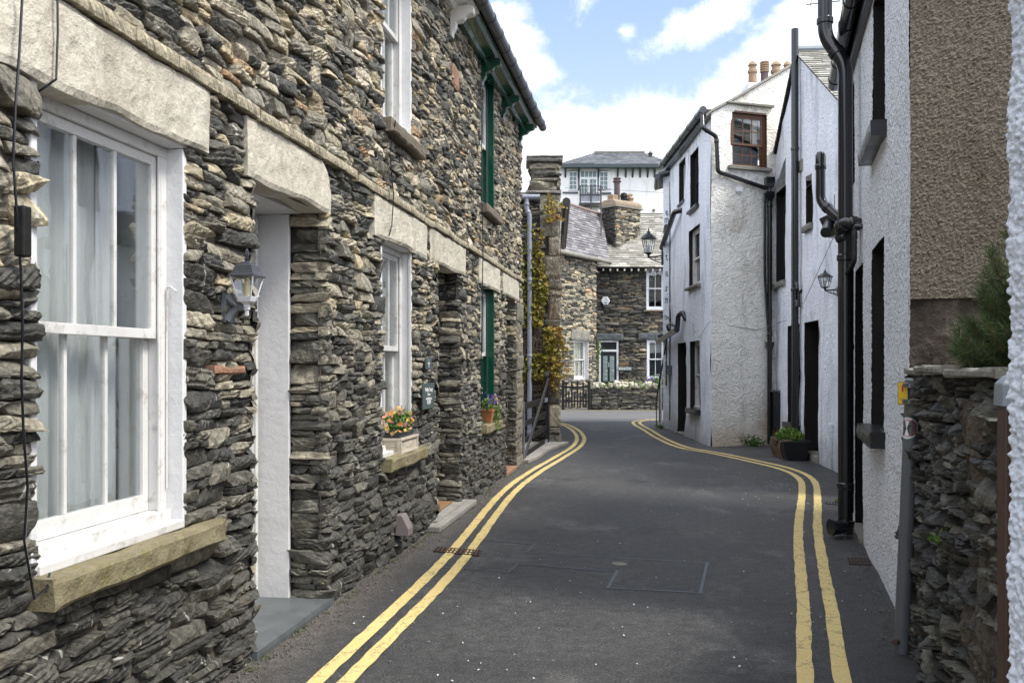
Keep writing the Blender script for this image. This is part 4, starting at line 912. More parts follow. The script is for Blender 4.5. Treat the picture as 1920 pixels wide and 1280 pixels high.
y1 = rs(7.72); downpipe([(.045, y1, .15), (.045, y1, 2.6)], .022, 1.2).build('downpipe', M['black_pipe'], h, smooth=True)
downpipe([(.0, y0+.10, 2.53), (.13, y0+.09, 2.56), (.16, y0+.03, 2.50), (.12, y0+.0, 2.40)], .052, 9, .06).build('pipe_branch', M['black_pipe'], h, smooth=True)
downpipe([(.0, y0+.22, 2.50), (.06, y0+.20, 2.50), (.06, y0+.19, 2.23), (.115, y0+.01, 2.12)], .02, 9, .03).build('pipe_branch', M['black_pipe'], h, smooth=True)
P_ = lambda px, py, Y: at(px, py, Y)
def loc(fr, p): dx, dy = p[0]-fr.o[0], p[1]-fr.o[1]; return (dx*fr.nx+dy*fr.ny, dx*fr.ux+dy*fr.uy, p[2])
fl = [loc(R1, P_(1538.5, 292, 8.9)), loc(R1, P_(1538.5, 378, 8.9)), loc(R1, P_(1575, 412, 8.7)), loc(R1, P_(1592, 420, 8.7))]
m_ = downpipe(fl, .046, 3, .07); tp = fl[0]; m_.lathe([(.05, -.12), (.05, 0), (.046, .01), (.03, .035), (.0, .04)], (tp[0], tp[1], tp[2]), 12); m_.build('vent_pipe', M['black_pipe'], h, smooth=True)
# lean-to eaves squeezed between the two houses
lt = thing('porch_hood', 'small black slated hood and gutter tucked between the roughcast and gabled houses', 'porch', WF, at(1565, 420, 10.0))
c0 = at(1552, 402, 10.1); mb = MB(); mb.prism([(c0[0], 9.6, c0[2]), (c0[0]+.5, 9.6, c0[2]+.22), (c0[0]+.5, 9.6, c0[2]-.22), (c0[0]+.1, 9.6, c0[2]-.22)], (0, .8, 0)); mb.build('hood', M['black_paint'], lt, bevel=.01)
a_, b_ = at(1548, 436, 9.6), at(1562, 400, 10.8); MB().tube([a_, b_], .055, 12).build('gutter', M['black_pipe'], lt, smooth=True)
# ------------------------------------------------------------------ gabled bluish white house
s2 = lambda px: R2.S(px)
h = thing('gabled_house', 'bluish white limewashed house with a slate gable over dark openings', 'house', R2, (0, R2.S(1575), 0)); H2 = h
zA = [(-16.45, 4.85), (-14.32, 6.30), (-11.7, 4.80), (-10.3, 4.0), (-9.3, 4.0)]
tops = lambda s: float(np.interp(s*cos(P2), [q[0] for q in zA], [q[1] for q in zA]))
hA = (s2(1455.5), s2(1472.5), 2.84, 4.42); hB = (s2(1511), s2(1522), 3.50, 4.08); hC = (s2(1509), s2(1534.5), .10, 2.05); hD = (s2(1477), s2(1500), .47, 2.05)
V, F = panel(-16.42/cos(P2), -9.5/cos(P2), -.05, 4.8, [hA, hB, hC, hD], .06, .06, lambda s, z: .014*vn(np.stack([s, z, 0*s], -1), 1.6, 3)+.006*vn(np.stack([s, z, 0*s], -1), 6, 4)+.05*np.clip(.5-z, 0, 1)*0, tops, 3.95)
arr('wall', V, F, M['limewash_shade'], h, smooth=True)
dwin(h, R2, *hA, dep=.12, sill='cap_stone', sd=.07); dwin(h, R2, *hB, dep=.10, sill='cap_stone', sd=.06, cols=1); doorway(h, *hC, dep=.2, step='cap_stone'); dwin(h, R2, *hD, dep=.14, sill='black_paint', sd=.09)
def roof_tiles(c, expo, tw, thick=.012, seed=0, skip=None, jit=.004):
    """c: eave left, eave right, ridge right, ridge left"""
    c = [np.array(q, float) for q in c]; rng = np.random.default_rng(seed); n = np.cross(c[1]-c[0], c[3]-c[0]); n /= np.linalg.norm(n); n *= np.sign(n[2])
    Lv = max(np.linalg.norm(c[3]-c[0]), np.linalg.norm(c[2]-c[1])); Lu = np.linalg.norm(c[1]-c[0]); rows = max(2, int(Lv/expo)); Vs, Ts = [], []
    pt = lambda u, v: (c[0]*(1-u)+c[1]*u)*(1-v)+(c[3]*(1-u)+c[2]*u)*v
    v = 0.; rr_ = np.linspace(0, 1, rows+1)**.96
    for i in range(rows):
        v0, v1 = rr_[i], min(1.0, rr_[i+1]+.25/rows); x = -rng.random()*tw
        while x < Lu:
            w = tw*rng.uniform(.7, 1.35); a, b = max(0, x)/Lu, min(Lu, x+w-.004)/Lu; x += w
            if b <= a: continue
            dv = rng.uniform(-.06, .06)/rows; th = thick*rng.uniform(.7, 1.5)
            L0, L1 = pt(a, max(0, v0+dv))+n*(th+.004), pt(b, max(0, v0+dv*.3))+n*(th+.004)
            Vs.append([L0-n*th, L1-n*th, L0, L1, pt(b, v1)+n*.001, pt(a, v1)+n*.001]); Ts.append(rng.random(3))
    Vs = np.array(Vs); k = len(Vs); I = np.arange(k)[:, None]*6
    F = np.concatenate([I+np.array([[0, 1, 3, 2]]), I+np.array([[2, 3, 4, 5]])]); return Vs.reshape(-1, 3), F, np.repeat(np.array(Ts), 6, 0)
yy = lambda Y: -Y/cos(P2)
near = [(.06, yy(11.35), 4.62), (-6, yy(11.35), 4.62), (-6, yy(14.32), 6.36), (.06, yy(14.32), 6.36)]
V, F, T = roof_tiles(near, .13, .2, .014, 3); arr('roof_slates', V, F, M['slate_olive'], h, T=T)
far_ = [(.05, yy(16.62), 4.80), (-6, yy(16.62), 4.80), (-6, yy(14.32), 6.36), (.05, yy(14.32), 6.36)]
V, F, T = roof_tiles(far_, .16, .25, .014, 4); arr('roof_slates', V, F, M['slate_olive'], h, T=T)
mb = MB(); mb.add([(.04, yy(11.35), 4.59), (-6, yy(11.35), 4.59), (-6, yy(14.32), 6.33), (.04, yy(14.32), 6.33)], [(0, 1, 2, 3)]); mb.add([(.04, yy(16.6), 4.78), (-6, yy(16.6), 4.78), (-6, yy(14.32), 6.33), (.04, yy(14.32), 6.33)], [(0, 1, 2, 3)])
mb.build('roof_underlay', M['black_matte'], h)
rg = MB(); rg.tube([(.07, yy(14.32), 6.38), (-6, yy(14.32), 6.38)], .06, 8); rg.build('ridge', M['lead_grey'], h)
MB().box((-6, yy(16.4), 0), (-5.9, yy(9.5), 4.5)).box((-6, yy(9.5), 0), (0, yy(9.5)+.02, 3.9)).build('rear_wall', M['limewash_shade'], h)
y1 = R2.S(1490.5, .09)
pp = downpipe([(.09, y1, .06), (.09, y1, 6.62)], .056, 1.75); pp.build('soil_pipe', M['black_pipe'], h, smooth=True)
for q in (2.62, 2.35): MB().tube(pipe_path([(.09, y1, q), (.09, y1+.13, q+.05), (.09, y1+.15, q-.05)], .03), .03, 10).build('pipe_branch', M['black_pipe'], h, smooth=True)
downpipe([(.05, R2.S(1504), 2.3), (.05, R2.S(1504), 2.52), (.0, R2.S(1505), 2.56)], .02, 9, .03).build('pipe_branch', M['black_pipe'], h, smooth=True)
s_, z_ = R2.hit(1503, 311); B((-.01, s_-.1, z_-.09), (.03, s_+.1, z_+.09)).build('air_brick', M['cap_stone'], h, bevel=.008)
B((.0, R2.S(1557), 0), (.03, R2.S(1563), .62)).build('pipe_casing', M['limewash_shade'], h, bevel=.01)
# meter box
s0, s1 = R2.S(1452), R2.S(1463); t_ = thing('meter_box', 'brown boarded meter box with a black side at the foot of the corner', 'box', R2, (.0, s0, .3))
B((.0, s0, .32), (.10, s1, .93)).build('case', M['black_paint'], t_, bevel=.005); B((.0, s0-.06, .30), (.12, s0-.001, .95)).build('door_panel', M['brown_board'], t_, bevel=.004); B((.0, s0-.08, .95), (.13, s1+.01, .97)).build('lid', M['post_grey'], t_)
for q in (s0+.03, s1-.07): B((.01, q, 0), (.05, q+.03, .32)).build('leg', M['brown_board'], t_)
# wall lantern, black, hexagonal
def lantern_hex(name, label, c, r, hgt, arm, fr, mat_='black_paint', group=None, plate=True):
    L = thing(name, label, 'lamp', fr, (c[0], c[1], c[2])); d, s, z = c
    cg = MB(); cg.lathe([(.002, -hgt*.12), (r*.12, -hgt*.1), (r*.16, 0), (r*.45, hgt*.04), (r*.5, hgt*.08)], (d, s, z), 6)
    for q in range(6):
        g = q*pi/3; cg.tube([(d+r*.47*cos(g), s+r*.47*sin(g), z+hgt*.07), (d+r*.86*cos(g), s+r*.86*sin(g), z+hgt*.58)], r*.045, 5)
    cg.lathe([(r*.86, 0), (r*.92, 0), (r*.92, hgt*.02), (r*.86, hgt*.02)], (d, s, z+hgt*.57), 6)
    cg.build('cage', M[mat_], L)
    MB().lathe([(r*1.02, 0), (r*1.0, hgt*.03), (r*.62, hgt*.14), (r*.32, hgt*.2), (r*.22, hgt*.22), (r*.2, hgt*.27), (r*.07, hgt*.29), (r*.11, hgt*.33), (r*.05, hgt*.36), (.001, hgt*.44)], (d, s, z+hgt*.58), 6).build('lamp_roof', M[mat_], L)
    MB().lathe([(r*.45, 0), (r*.84, hgt*.5)], (d, s, z+hgt*.08), 6).build('glass', M['glass'], L)
    MB().lathe([(r*.12, 0), (r*.14, hgt*.12), (r*.16, hgt*.25), (r*.02, hgt*.33)], (d, s, z+hgt*.08), 8).build('bulb', M['lamp_white'], L, smooth=True)
    br = MB(); e = arm
    br.tube([(d, s, z-hgt*.08), ((d+e[0])/2, (s+e[1])/2, z-hgt*.1), (e[0], e[1], z-hgt*.06)], r*.09, 6)
    br.tube([(d, s, z-hgt*.09), (d*.6+e[0]*.4, s*.6+e[1]*.4, z-hgt*.22), (e[0], e[1], z-hgt*.36)], r*.06, 6)
    for k in range(2):
        cc = (d*(.45-.25*k)+e[0]*(.55+.25*k), s*(.45-.25*k)+e[1]*(.55+.25*k), z-hgt*(.14+.05*k)); u = Vector((e[0]-d, e[1]-s, 0)).normalized()
        br.tube([(cc[0]+u.x*r*.2*cos(g), cc[1]+u.y*r*.2*cos(g), cc[2]+r*.2*sin(g)) for g in np.linspace(0, 5, 10)], r*.035, 4)
    if plate: br.box((e[0]-r*.18, e[1]-r*.25, z-hgt*.42), (e[0]+r*.04, e[1]+r*.25, z+hgt*.06))
    br.build('bracket', M[mat_], L)
    return L
c = loc(R2, at(1547, 541, 11.9)); lantern_hex('wall_lantern', 'small black lantern on the bluish white wall beside the tall black pipes', (c[0], c[1], c[2]), .105, .26, (c[0]-.02 if 0 else .03, c[1]+.09), R2)
# planter trough at its foot
X_, Y_ = gp(1472, 856); t_ = thing('planter_trough', 'black trough planter with leafy greens and dry roots by the meter box', 'planter', R2, (.28, R2.S(1475), 0))
a, b = R2.S(1462, .3), R2.S(1485, .3)
m_ = MB(); m_.add([(.08, a+.03, 0), (.36, a+.03, 0), (.36, b-.03, 0), (.08, b-.03, 0), (.04, a, .26), (.42, a, .26), (.42, b, .26), (.04, b, .26)], [(3, 2, 1, 0), (0, 1, 5, 4), (1, 2, 6, 5), (2, 3, 7, 6), (3, 0, 4, 7)]); m_.box((.02, a-.02, .26), (.44, b+.02, .29)); m_.build('trough', M['black_paint'], t_, bevel=.008)
t_ = thing('leafy_plant', 'pale green leafy plant overflowing the black trough', 'plant', R2, (.23, (a+b)/2, .29)); rng = np.random.default_rng(5)
p = rng.normal(0, 1, (900, 3)); p /= np.linalg.norm(p, axis=1)[:, None]; p = np.array([.24, (a+b)/2, .33])+p*rng.uniform(.3, 1, (900, 1))**.5*[.20, (b-a)*.5, .13]; p = p[p[:, 2] > .27]; V, F, T = leaves(p, p*0+[.5, 0, 1], .055, 5, .6); arr('foliage', V, F, M['leaf_ivy'], t_, T=T)
mb = MB()
for i in range(26):
    q = a+(b-a)*rng.random(); x = .44+.03*rng.random(); mb.tube([(.3, q, .3), (x, q+.03, .28), (x+.02, q+rng.uniform(-.05, .05), .18), (x-.03, q+rng.uniform(-.08, .08), .02)], .005, 4)
mb.build('dry_roots', M['bark'], t_)
# ------------------------------------------------------------------ tall white corner house
h = thing('corner_house', 'tall cream white corner house with a brown sash window and cracked render', 'house', RL, (0, 0, 0)); H3 = h
q = lambda fr, x0, x1, y0, y1: (min(fr.S(x0), fr.S(x1)), max(fr.S(x0), fr.S(x1)), min(fr.Z(x0, y0), fr.Z(x0, y1)), max(fr.Z(x0, y0), fr.Z(x0, y1)))
e1 = (RL.S(1294), RL.S(1310), 4.38, 5.45); e2 = (RL.S(1273), RL.S(1283.5), 4.72, 5.55); e3 = (RL.S(1292), RL.S(1313), 2.90, 4.0); e4 = (RL.S(1271), RL.S(1286), .03, 1.88); e5 = (RL.S(1294), RL.S(1312), .58, 1.86)
rn = lambda sd: (lambda s, z: .016*vn(np.stack([s, z, 0*s], -1), 1.3, sd)+.005*vn(np.stack([s, z, 0*s], -1), 6, sd+1)+.05*np.clip(.35-z, 0, 1))
V, F = panel(-4.35, 0, -.05, 5.85, [e1, e2, e3, e4, e5], .07, .07, rn(5)); 
w3 = arr('street_wall', V, F, M['limewash_shade'], h, smooth=True)
dwin(h, RL, *e1, sill='black_paint', sd=.07, sth=.06); dwin(h, RL, *e2, sth=.05, sill='black_paint', sd=.04, wood='white_paint'); dwin(h, RL, *e3, sill='cap_stone', sd=.09, sth=.05, wood='white_paint', dep=.07); dwin(h, RL, *e5, sill='black_paint', sd=.10, sth=.09, wood='white_paint', dep=.09); doorway(h, *e4, step='cap_stone')
# street-facing end wall, turned to RR: coordinates converted into RL's
def rr2rl(V):
    V = np.asarray(V, float); X = RR.o[0]+V[:, 0]*RR.nx+V[:, 1]*RR.ux; Y = RR.o[1]+V[:, 0]*RR.ny+V[:, 1]*RR.uy
    return np.stack([(X-RL.o[0])*RL.nx+(Y-RL.o[1])*RL.ny, (X-RL.o[0])*RL.ux+(Y-RL.o[1])*RL.uy, V[:, 2]], -1)
tp = [(0, RR.Z(1333, 212)), (RR.S(1364), RR.Z(1364, 196)), (RR.S(1482), RR.Z(1482, 127)), (3.2, RR.Z(1482, 127)+.35)]
topr = lambda s: float(np.interp(s, [a[0] for a in tp], [a[1] for a in tp]))
W1 = (RR.S(1373), RR.S(1438), RR.Z(1405, 314), RR.Z(1405, 213))
V, F = panel(0, 2.8, -.05, 7.2, [W1], .045, .045, rn(8), topr); arr('end_wall', rr2rl(V), F, M['limewash_bright'], h, smooth=True)
def conv(mb): mb.v = [tuple(v) for v in rr2rl(np.array(mb.v))]; return mb
s0, s1, z0, z1 = W1
conv(reveal(s0, s1, z0, z1, .16, .03)).build('timber_lining', M['brown_wood'], h)
m_ = MB(); m_.box((-.13, s0, z0), (-.06, s0+.045, z1)); m_.box((-.13, s1-.045, z0), (-.06, s1, z1)); m_.box((-.13, s0+.045, z1-.05), (-.06, s1-.045, z1)); m_.box((-.13, s0+.045, z0), (-.06, s1-.045, z0+.04)); w = conv(m_).build('window', M['brown_wood'], h, bevel=.003); w['label'] = 'weathered brown timber sash window'
zm = z0+(z1-z0)*.44; conv(bars(s0+.046, s1-.046, zm-.02, z1-.05, 3, 2, -.09, -.07, .035, .02)).build('upper_sash', M['brown_wood'], w); conv(bars(s0+.046, s1-.046, z0+.04, zm+.01, 3, 2, -.12, -.10, .035, .02)).build('lower_sash', M['brown_wood'], w)
conv(B((-.082, s0+.06, zm), (-.078, s1-.06, z1-.07))).build('pane', M['glass'], w); conv(B((-.112, s0+.06, z0+.06), (-.108, s1-.06, zm))).build('pane', M['glass'], w)
conv(B((-.30, s0, z0), (-.28, s1, z1))).build('room_shade', M['interior'], w); conv(B((-.22, s1-.2, zm), (-.21, s1-.06, z1-.05))).build('blind', M['cloth'], w)
conv(MB().box((-.05, s0-.1, z0-.06), (.09, s1+.06, z0-.001), .008)).build('window_sill', M['cap_stone'], h, bevel=.01)
conv(MB().box((-.02, s0-.14, z1+.13), (.07, s1+.12, z1+.165), .01)).build('drip_stone', M['cap_stone'], h, bevel=.008)
conv(MB().box((.0, RR.S(1378), RR.Z(1385, 361)), (.06, RR.S(1390), RR.Z(1385, 352)))).build('vent_cover', M['white_plastic'], h, bevel=.006)
# roof: slab following the end wall, running back
mb = MB(); pr = [(-.12, tp[0][1]-.10)]+tp
for (a0_, za), (b0_, zb_) in zip(pr[:-1], pr[1:]):
    A_, B_ = rr2rl([(.05, a0_, za+.02), (.05, b0_, zb_+.02)]); bk = -4.6
    mb.add([tuple(A_), tuple(B_), (B_[0], bk, B_[2]), (A_[0], bk, A_[2]), (A_[0], A_[1], A_[2]+.045), (B_[0], B_[1], B_[2]+.045), (B_[0], bk, B_[2]+.045), (A_[0], bk, A_[2]+.045)], [(0, 1, 2, 3), (4, 5, 6, 7), (0, 1, 5, 4), (1, 2, 6, 5), (2, 3, 7, 6), (3, 0, 4, 7)])
mb.build('roof', M['slate_olive'], h)
A_ = rr2rl([(0, 2.8, 0)])[0]; MB().box((A_[0]-.1, -4.35, 0), (A_[0], A_[1], 6.4)).box((A_[0], -4.35, 0), (0, -4.33, 5.8)).build('rear_wall', M['limewash_shade'], h)
gm = MB(); gutter_run(gm, .15, -4.5, .06, 5.84, .062, .8, 5.80); gm.build('gutter', M['gutter_grey'], h, smooth=True)
B((.005, -4.4, 5.68), (.11, .0, 5.82)).build('soffit', M['black_paint'], h)
toRL = lambda px, py, Y: loc(RL, at(px, py, Y))
def onRR(px, py, d=.07): s, z = RR.hit(px, py, d); return tuple(rr2rl([(d, s, z)])[0])
downpipe([(.15, -.02, 5.80), onRR(1318, 240), onRR(1343, 256), onRR(1346, 322), onRR(1436, 353)], .037, 2, .05).build('downpipe', M['black_pipe'], h, smooth=True)
a = onRR(1443, 350, .09); m_ = downpipe([a, onRR(1443, 832, .09)], .042, 1.6); m_.lathe([(.09, 0), (.11, .08), (.11, .18)], (a[0], a[1], a[2]-.02), 4, rot=pi/4); m_.lathe([(.045, 0), (.1, .1), (.1, .18)], (a[0], a[1], a[2]-.28), 4, rot=pi/4)
b = onRR(1443, 658, .09); m_.lathe([(.045, 0), (.09, .1), (.09, .16)], b, 4, rot=pi/4); m_.build('downpipe', M['black_pipe'], h, smooth=True)
downpipe([onRR(1434, 362), onRR(1434, 520), onRR(1442, 640)], .022, 3).build('downpipe', M['black_pipe'], h, smooth=True)
m_ = MB(); m_.tube(pipe_path([RL_ for RL_ in [(.0, RL.S(1279), 4.55), (.14, RL.S(1277.5), 4.53), (.14, RL.S(1252), 4.0), (.0, RL.S(1252), 3.95)]], .07), .055, 12); m_.tube(pipe_path([(.0, RL.S(1256), 4.45), (.10, RL.S(1256), 4.48), (.12, RL.S(1256), 4.3)], .04), .03, 8); m_.build('diagonal_pipe', M['black_pipe'], h, smooth=True)
m_ = MB(); m_.tube(pipe_path([(.02, RL.S(1245), 2.10), (.16, RL.S(1245), 2.05), (.16, RL.S(1247), 1.94), (.14, RL.S(1282), 2.12)], .06), .06, 12); m_.tube(pipe_path([(.0, RL.S(1287), 2.30), (.0+.06, RL.S(1285), 2.46), (.10, RL.S(1281), 2.40), (.12, RL.S(1281), 2.12)], .06), .05, 12); m_.tube(pipe_path([(.14, RL.S(1268), 2.10), (.2, RL.S(1268), 2.24), (.2, RL.S(1276), 2.26), (.14, RL.S(1280), 2.18)], .04), .028, 8)
m_.build('soil_pipe', M['black_pipe'], h, smooth=True)
# chimney of the corner house
x0, x1 = at(1396, 160, 18.4)[0], at(1490, 160, 18.4)[0]; zt = at(0, 162, 18.4)[2]
MB().box(loc(RL, (x1, 18.7, 5.9)), loc(RL, (x0, 18.15, zt))).build('chimney_stack', M['limewash_shade'], h, bevel=.02)
for px, w, m_, kind in ((1411, 17, 'pot_buff', 0), (1433.5, 16, 'pot_buff', 1), (1455, 19, 'pot_buff', 0), (1476, 15, 'pot_buff', 0)):
    c = loc(RL, (at(px, 0, 18.4)[0], 18.4, zt-.02)); r = w/2*18.4/1700*.95
    if kind == 0: MB().lathe([(r, 0), (r*.9, .28), (r*1.12, .29), (r*1.12, .33), (r*.85, .36), (r*.8, .42), (r*1.08, .44), (r*.75, .49), (r*.3, .52), (.01, .53)], c, 14).build('chimney_pot', M[m_], h, smooth=True)
    else:
        MB().lathe([(r, 0), (r*.92, .26), (r*.92, .3)], c, 14).build('chimney_pot', M['pot_dark'], h, smooth=True)
        mm = MB()
        for k in range(5): mm.lathe([(r*1.08, 0), (r*1.12, .02), (r*1.0, .035)], (c[0], c[1], c[2]+.30+.045*k), 14)
        mm.lathe([(r*.8, 0), (r*.8, .2)], (c[0], c[1], c[2]+.3), 12); mm.build('louvre_cowl', M['pot_buff'], h)
# narrow white end of the next house, with painted vertical writing
h = thing('lettered_house', 'narrow white house end with dark vertical script lettering and a street lamp', 'house', WF, (3.4, 19.9, 0)); H4 = h
mb = MB(); mb.prism([(3.325, 19.96, -.05), (3.47, 19.85, -.05), (6, 19.95, -.05), (6.5, 22, -.05), (3.6, 21.2, -.05)], (0, 0, 5.6)); mb.build('wall', M['limewash_shade'], h, bevel=.02)
a_, b_ = at(1229, 338, 20.6), at(1258, 318, 20.0)
mb = MB(); mb.prism([(3.2, 19.8, 5.56), (3.5, 19.8, 5.62), (6.6, 19.9, 6.6), (6.6, 22.3, 6.6), (3.4, 21.6, 5.56)], (0, 0, .06)); mb.build('roof', M['slate_blue'], h)
MB().tube([(3.17, 19.78, 5.52), (3.33, 20.9, 5.5)], .06, 10).build('gutter', M['gutter_grey'], h, smooth=True)
MB().tube([(3.47, 19.80, .2), (3.47, 19.80, 5.4)], .035, 8).build('downpipe', M['black_pipe'], h, smooth=True)
OFF['lett'] = (Fr(3.395, 19.905, -.6, -.8), (0, 0, 0))
for ch, py in zip('e m w r t e s n The'.split(), (398, 412, 428, 448, 482, 512, 540, 562, 595)):
    z = at(0, py, 19.9)[2]; fr4 = Fr(3.395, 19.905, -.60, -.80)
    o = textmesh('lettering', ch, M['black_paint'], h, 0, 0, 0, .25 if len(ch) == 1 else .13, sx=.62, rot=.25*((py % 3)-1))
    for v in o.data.vertices:
        X, Y, Z = v.co[0]+3.4, v.co[1]+19.9, v.co[2]; d, s = X, Y
        w_ = fr4.w(d+.004, s*.9); v.co = (w_[0]-3.4, w_[1]-19.9, Z+z)
c = at(1216, 478, 20.3); lantern_hex('street_lamp', 'black street lantern bracketed out from the narrow lettered house end', c, .175, .62, (3.33, 20.0), WF)
# iron railing, letter box, white post
t_ = thing('iron_railing', 'thin black handrail climbing beside the far end of the white corner house', 'railing', RL, (.2, RL.S(1250), 0))
m_ = MB(); m_.tube([(.16, RL.S(1244), .62), (.10, RL.S(1259), 1.98)], .018, 6)
for f in (0, .33, .66, .95): z = .62+1.36*f; sx_ = RL.S(1244)+(RL.S(1259)-RL.S(1244))*f; m_.tube([(.16-.06*f, sx_, max(0, z-.95)), (.16-.06*f, sx_, z)], .012, 5)
for kk in range(9): m_.tube([(.10, RL.S(1247), .95+.05*kk), (.10, RL.S(1259), 1.0+.06*kk)], .006, 4)
m_.build('rails', M['black_paint'], t_)
s_, z_ = RL.hit(1259, 690); o = MB().box((0, s_-.1, z_-.14), (.10, s_+.12, z_+.06)).build('letter_box', M['post_grey'], None, RL, (0, s_, z_), bevel=.006); tag(o, 'small grey letter box fixed on the white wall beside the handrail', 'letter box')
c = at(1238, 0, 21.4); t_ = thing('white_post', 'slim white metal post with a flat cap at the corner', 'post', WF, (c[0], c[1], 0))
m_ = MB(); m_.tube([(c[0], c[1], 0), (c[0], c[1], 1.17)], .038, 10); m_.build('shaft', M['white_paint'], t_, smooth=True); B((c[0]-.09, c[1]-.05, 1.17), (c[0]+.07, c[1]+.05, 1.20)).build('cap', M['white_paint'], t_)
# ------------------------------------------------------------------ near right: pebbledash wall end, garden wall, posts, shrub
F0 = Fr(.819, 1.5, -.98, -.2); h = thing('pebbledash_wall', 'coarse pale pebbledash wall at the right edge nearest the camera', 'wall', F0, (0, 0, 0))
def pb(s, z):
    P = np.stack([s, z, 0*s], -1); return -.004+.0065*(.75-np.minimum(cells2(s, z, 95, 2), 1))+.004*vn(P, 150, 3)+.004*vn(P, 28, 4)+.005*vn(P, 9, 5)
V, F = panel(0.0, .32, .7, 2.2, (), .0022, .0028, pb); a1_ = arr('face', V, F, M['pebbledash_near'], h, smooth=True)
V, F = panel(.32, 1.3, .7, 2.2, (), .006, .006, pb); V2, F2 = panel(0, 1.3, -.05, .7, (), .05, .05, lambda s, z: 0*s); V3, F3 = panel(0, 1.3, 2.2, 2.7, (), .05, .05, lambda s, z: 0*s)
V, F, _ = join((V, F), (V2, F2), (V3, F3)); arr('face', V, F, M['pebbledash_near'], h)
B((-2.5, .004, -.05), (-.02, 1.3, 2.7)).build('core', M['pebbledash_near'], h)
g1, g0 = rs(2.62), rs(4.62)
h = thing('garden_wall', 'dark dry stone wall with slate coping behind the grey post', 'wall', R1, (0, g1, 0))
V, F, T = join(rubble(g0, g1, -.05, 1.355, (), (14, 9), 77, .8, .4, .01, lambda s, z, r: r*.5, jag=2.1, hmax=.105), rubble(0, .4, -.05, 1.34, (), (8, 6), 78, 1.1, xf=lambda V: np.stack([-V[:, 1], g1+V[:, 0], V[:, 2]], -1), dark=lambda s, z, r: r*.6))
arr('stones', V, F, M['slate_wall'], h, T=T)
B((-.42, g0, -.05), (-.045, g1-.04, 1.33)).build('core', M['mortar_dark'], h)
mv = []
for (a, b, dz, d1) in ((g0+.01, g0+.55, 0, .035), (g0+.56, g0+1.25, .012, .07), (g0+1.26, g1+.02, .004, .06)): mv.append(block(a, b, 1.355+dz, 1.385+dz, -.45, d1, int(a*9), .008, 40, 5, .006))
V, F, T = join(*mv); T[:, 0] = .5; arr('coping', V, F, M['cap_stone'], h, T=T)
V, F = panel(rs(3.35), g1, .1, 1.28, (), .014, .014, lambda s, z: .012+.03*fbm(np.stack([s, z, 0*s], -1), 4, 3, 13)+.008*vn(np.stack([s, z, 0*s], -1), 40, 5)-.05*np.clip((rs(3.2)+.03*vn(np.stack([z*5, z*0, z*0], -1), 1, 3)-s)/.12, 0, 1))
arr('render_patch', V, F, M['old_render'], h)
structure(B((-5, rs(4.6), -.05), (-.43, rs(1.9), 1.28)).build('garden_bed', M['soil'], None, R1, (-3, rs(3), 0)))
bpy.data.objects['garden_bed']
rk = block(rs(3.5), rs(3.33), 1.392, 1.465, -.20, -.0, 5, .02, 16, 10, .05); o = arr('boulder', rk[0], rk[1], M['moss_rock'], None, R1, (-.15, rs(3.35), 1.39)); tag(o, 'mossy round stone sitting on the slate coping under the shrub', 'stone')
# grey pole with signs
bx, by = gp(1690, 1222); p0 = Vector((bx, by, 0)); p1 = Vector(at(1712.5, 714, 4.36))
FP = Fr(bx, by, -.62, -.78)
t_ = thing('grey_pole', 'leaning grey metal pole with a yellow plate, nearest post on the right', 'pole', WF, tuple(p0))
ax = (p1-p0).normalized()
MB().tube([tuple(p0-ax*.05), tuple(p1)], .036, 20).build('shaft', M['post_grey'], t_, smooth=True)
MB().tube([tuple(p1), tuple(p1+ax*.004), tuple(p1+ax*.012)], [.037, .039, .036], 20).build('cap', M['lead_grey'], t_, smooth=True)
MB().tube([tuple(p0+ax*.06+Vector((-.03, -.02, 0))), tuple(p0+ax*.06+Vector((-.052, -.04, 0)))], .014, 10).build('bolt', M['rust_iron'], t_)
def ctr(z): return p0+ax*(z/ax.z)
for zz in (1.306, 1.228):
    c = ctr(zz); m_ = MB(); m_.tube([tuple(c-ax*.012), tuple(c+ax*.012)], .0385, 20); m_.box((c.x-.065, c.y-.055, zz-.008), (c.x-.025, c.y-.035, zz+.010)); m_.build('clamp', M['post_grey'], t_, smooth=False)
    MB().box((c.x-.045, c.y-.062, zz-.012), (c.x-.012, c.y-.034, zz+.006)).build('clip', M['silver'], t_, bevel=.002)
FS = Fr(p1.x-.042, p1.y-.03, -.72, -.69); 
sg = thing('yellow_sign', 'small yellow plate sign with red mark clamped on the grey pole', 'sign', FS, (0, -.02, 1.268))
B((0, -.045, 1.212), (.004, .006, 1.322)).build('frame', M['post_grey'], sg, bevel=.002); B((.004, -.041, 1.216), (.0065, .003, 1.318)).build('plate', M['sign_yellow'], sg)
MB().lathe([(.001, 0), (.004, .0008), (.001, .001)], (.0065, -.02, 1.29), 8, 'x').prism([(.0065, -.024, 1.274), (.0065, -.016, 1.274), (.0065, -.015, 1.30), (.0065, -.02, 1.31), (.0065, -.025, 1.30)], (.001, 0, 0)).build('mark', M['sign_red'], sg)
textmesh('lettering', 'Stop line', M['vent_mauve'], sg, -.019, 1.24, .0068, .014, sx=.65, ext=.0003)
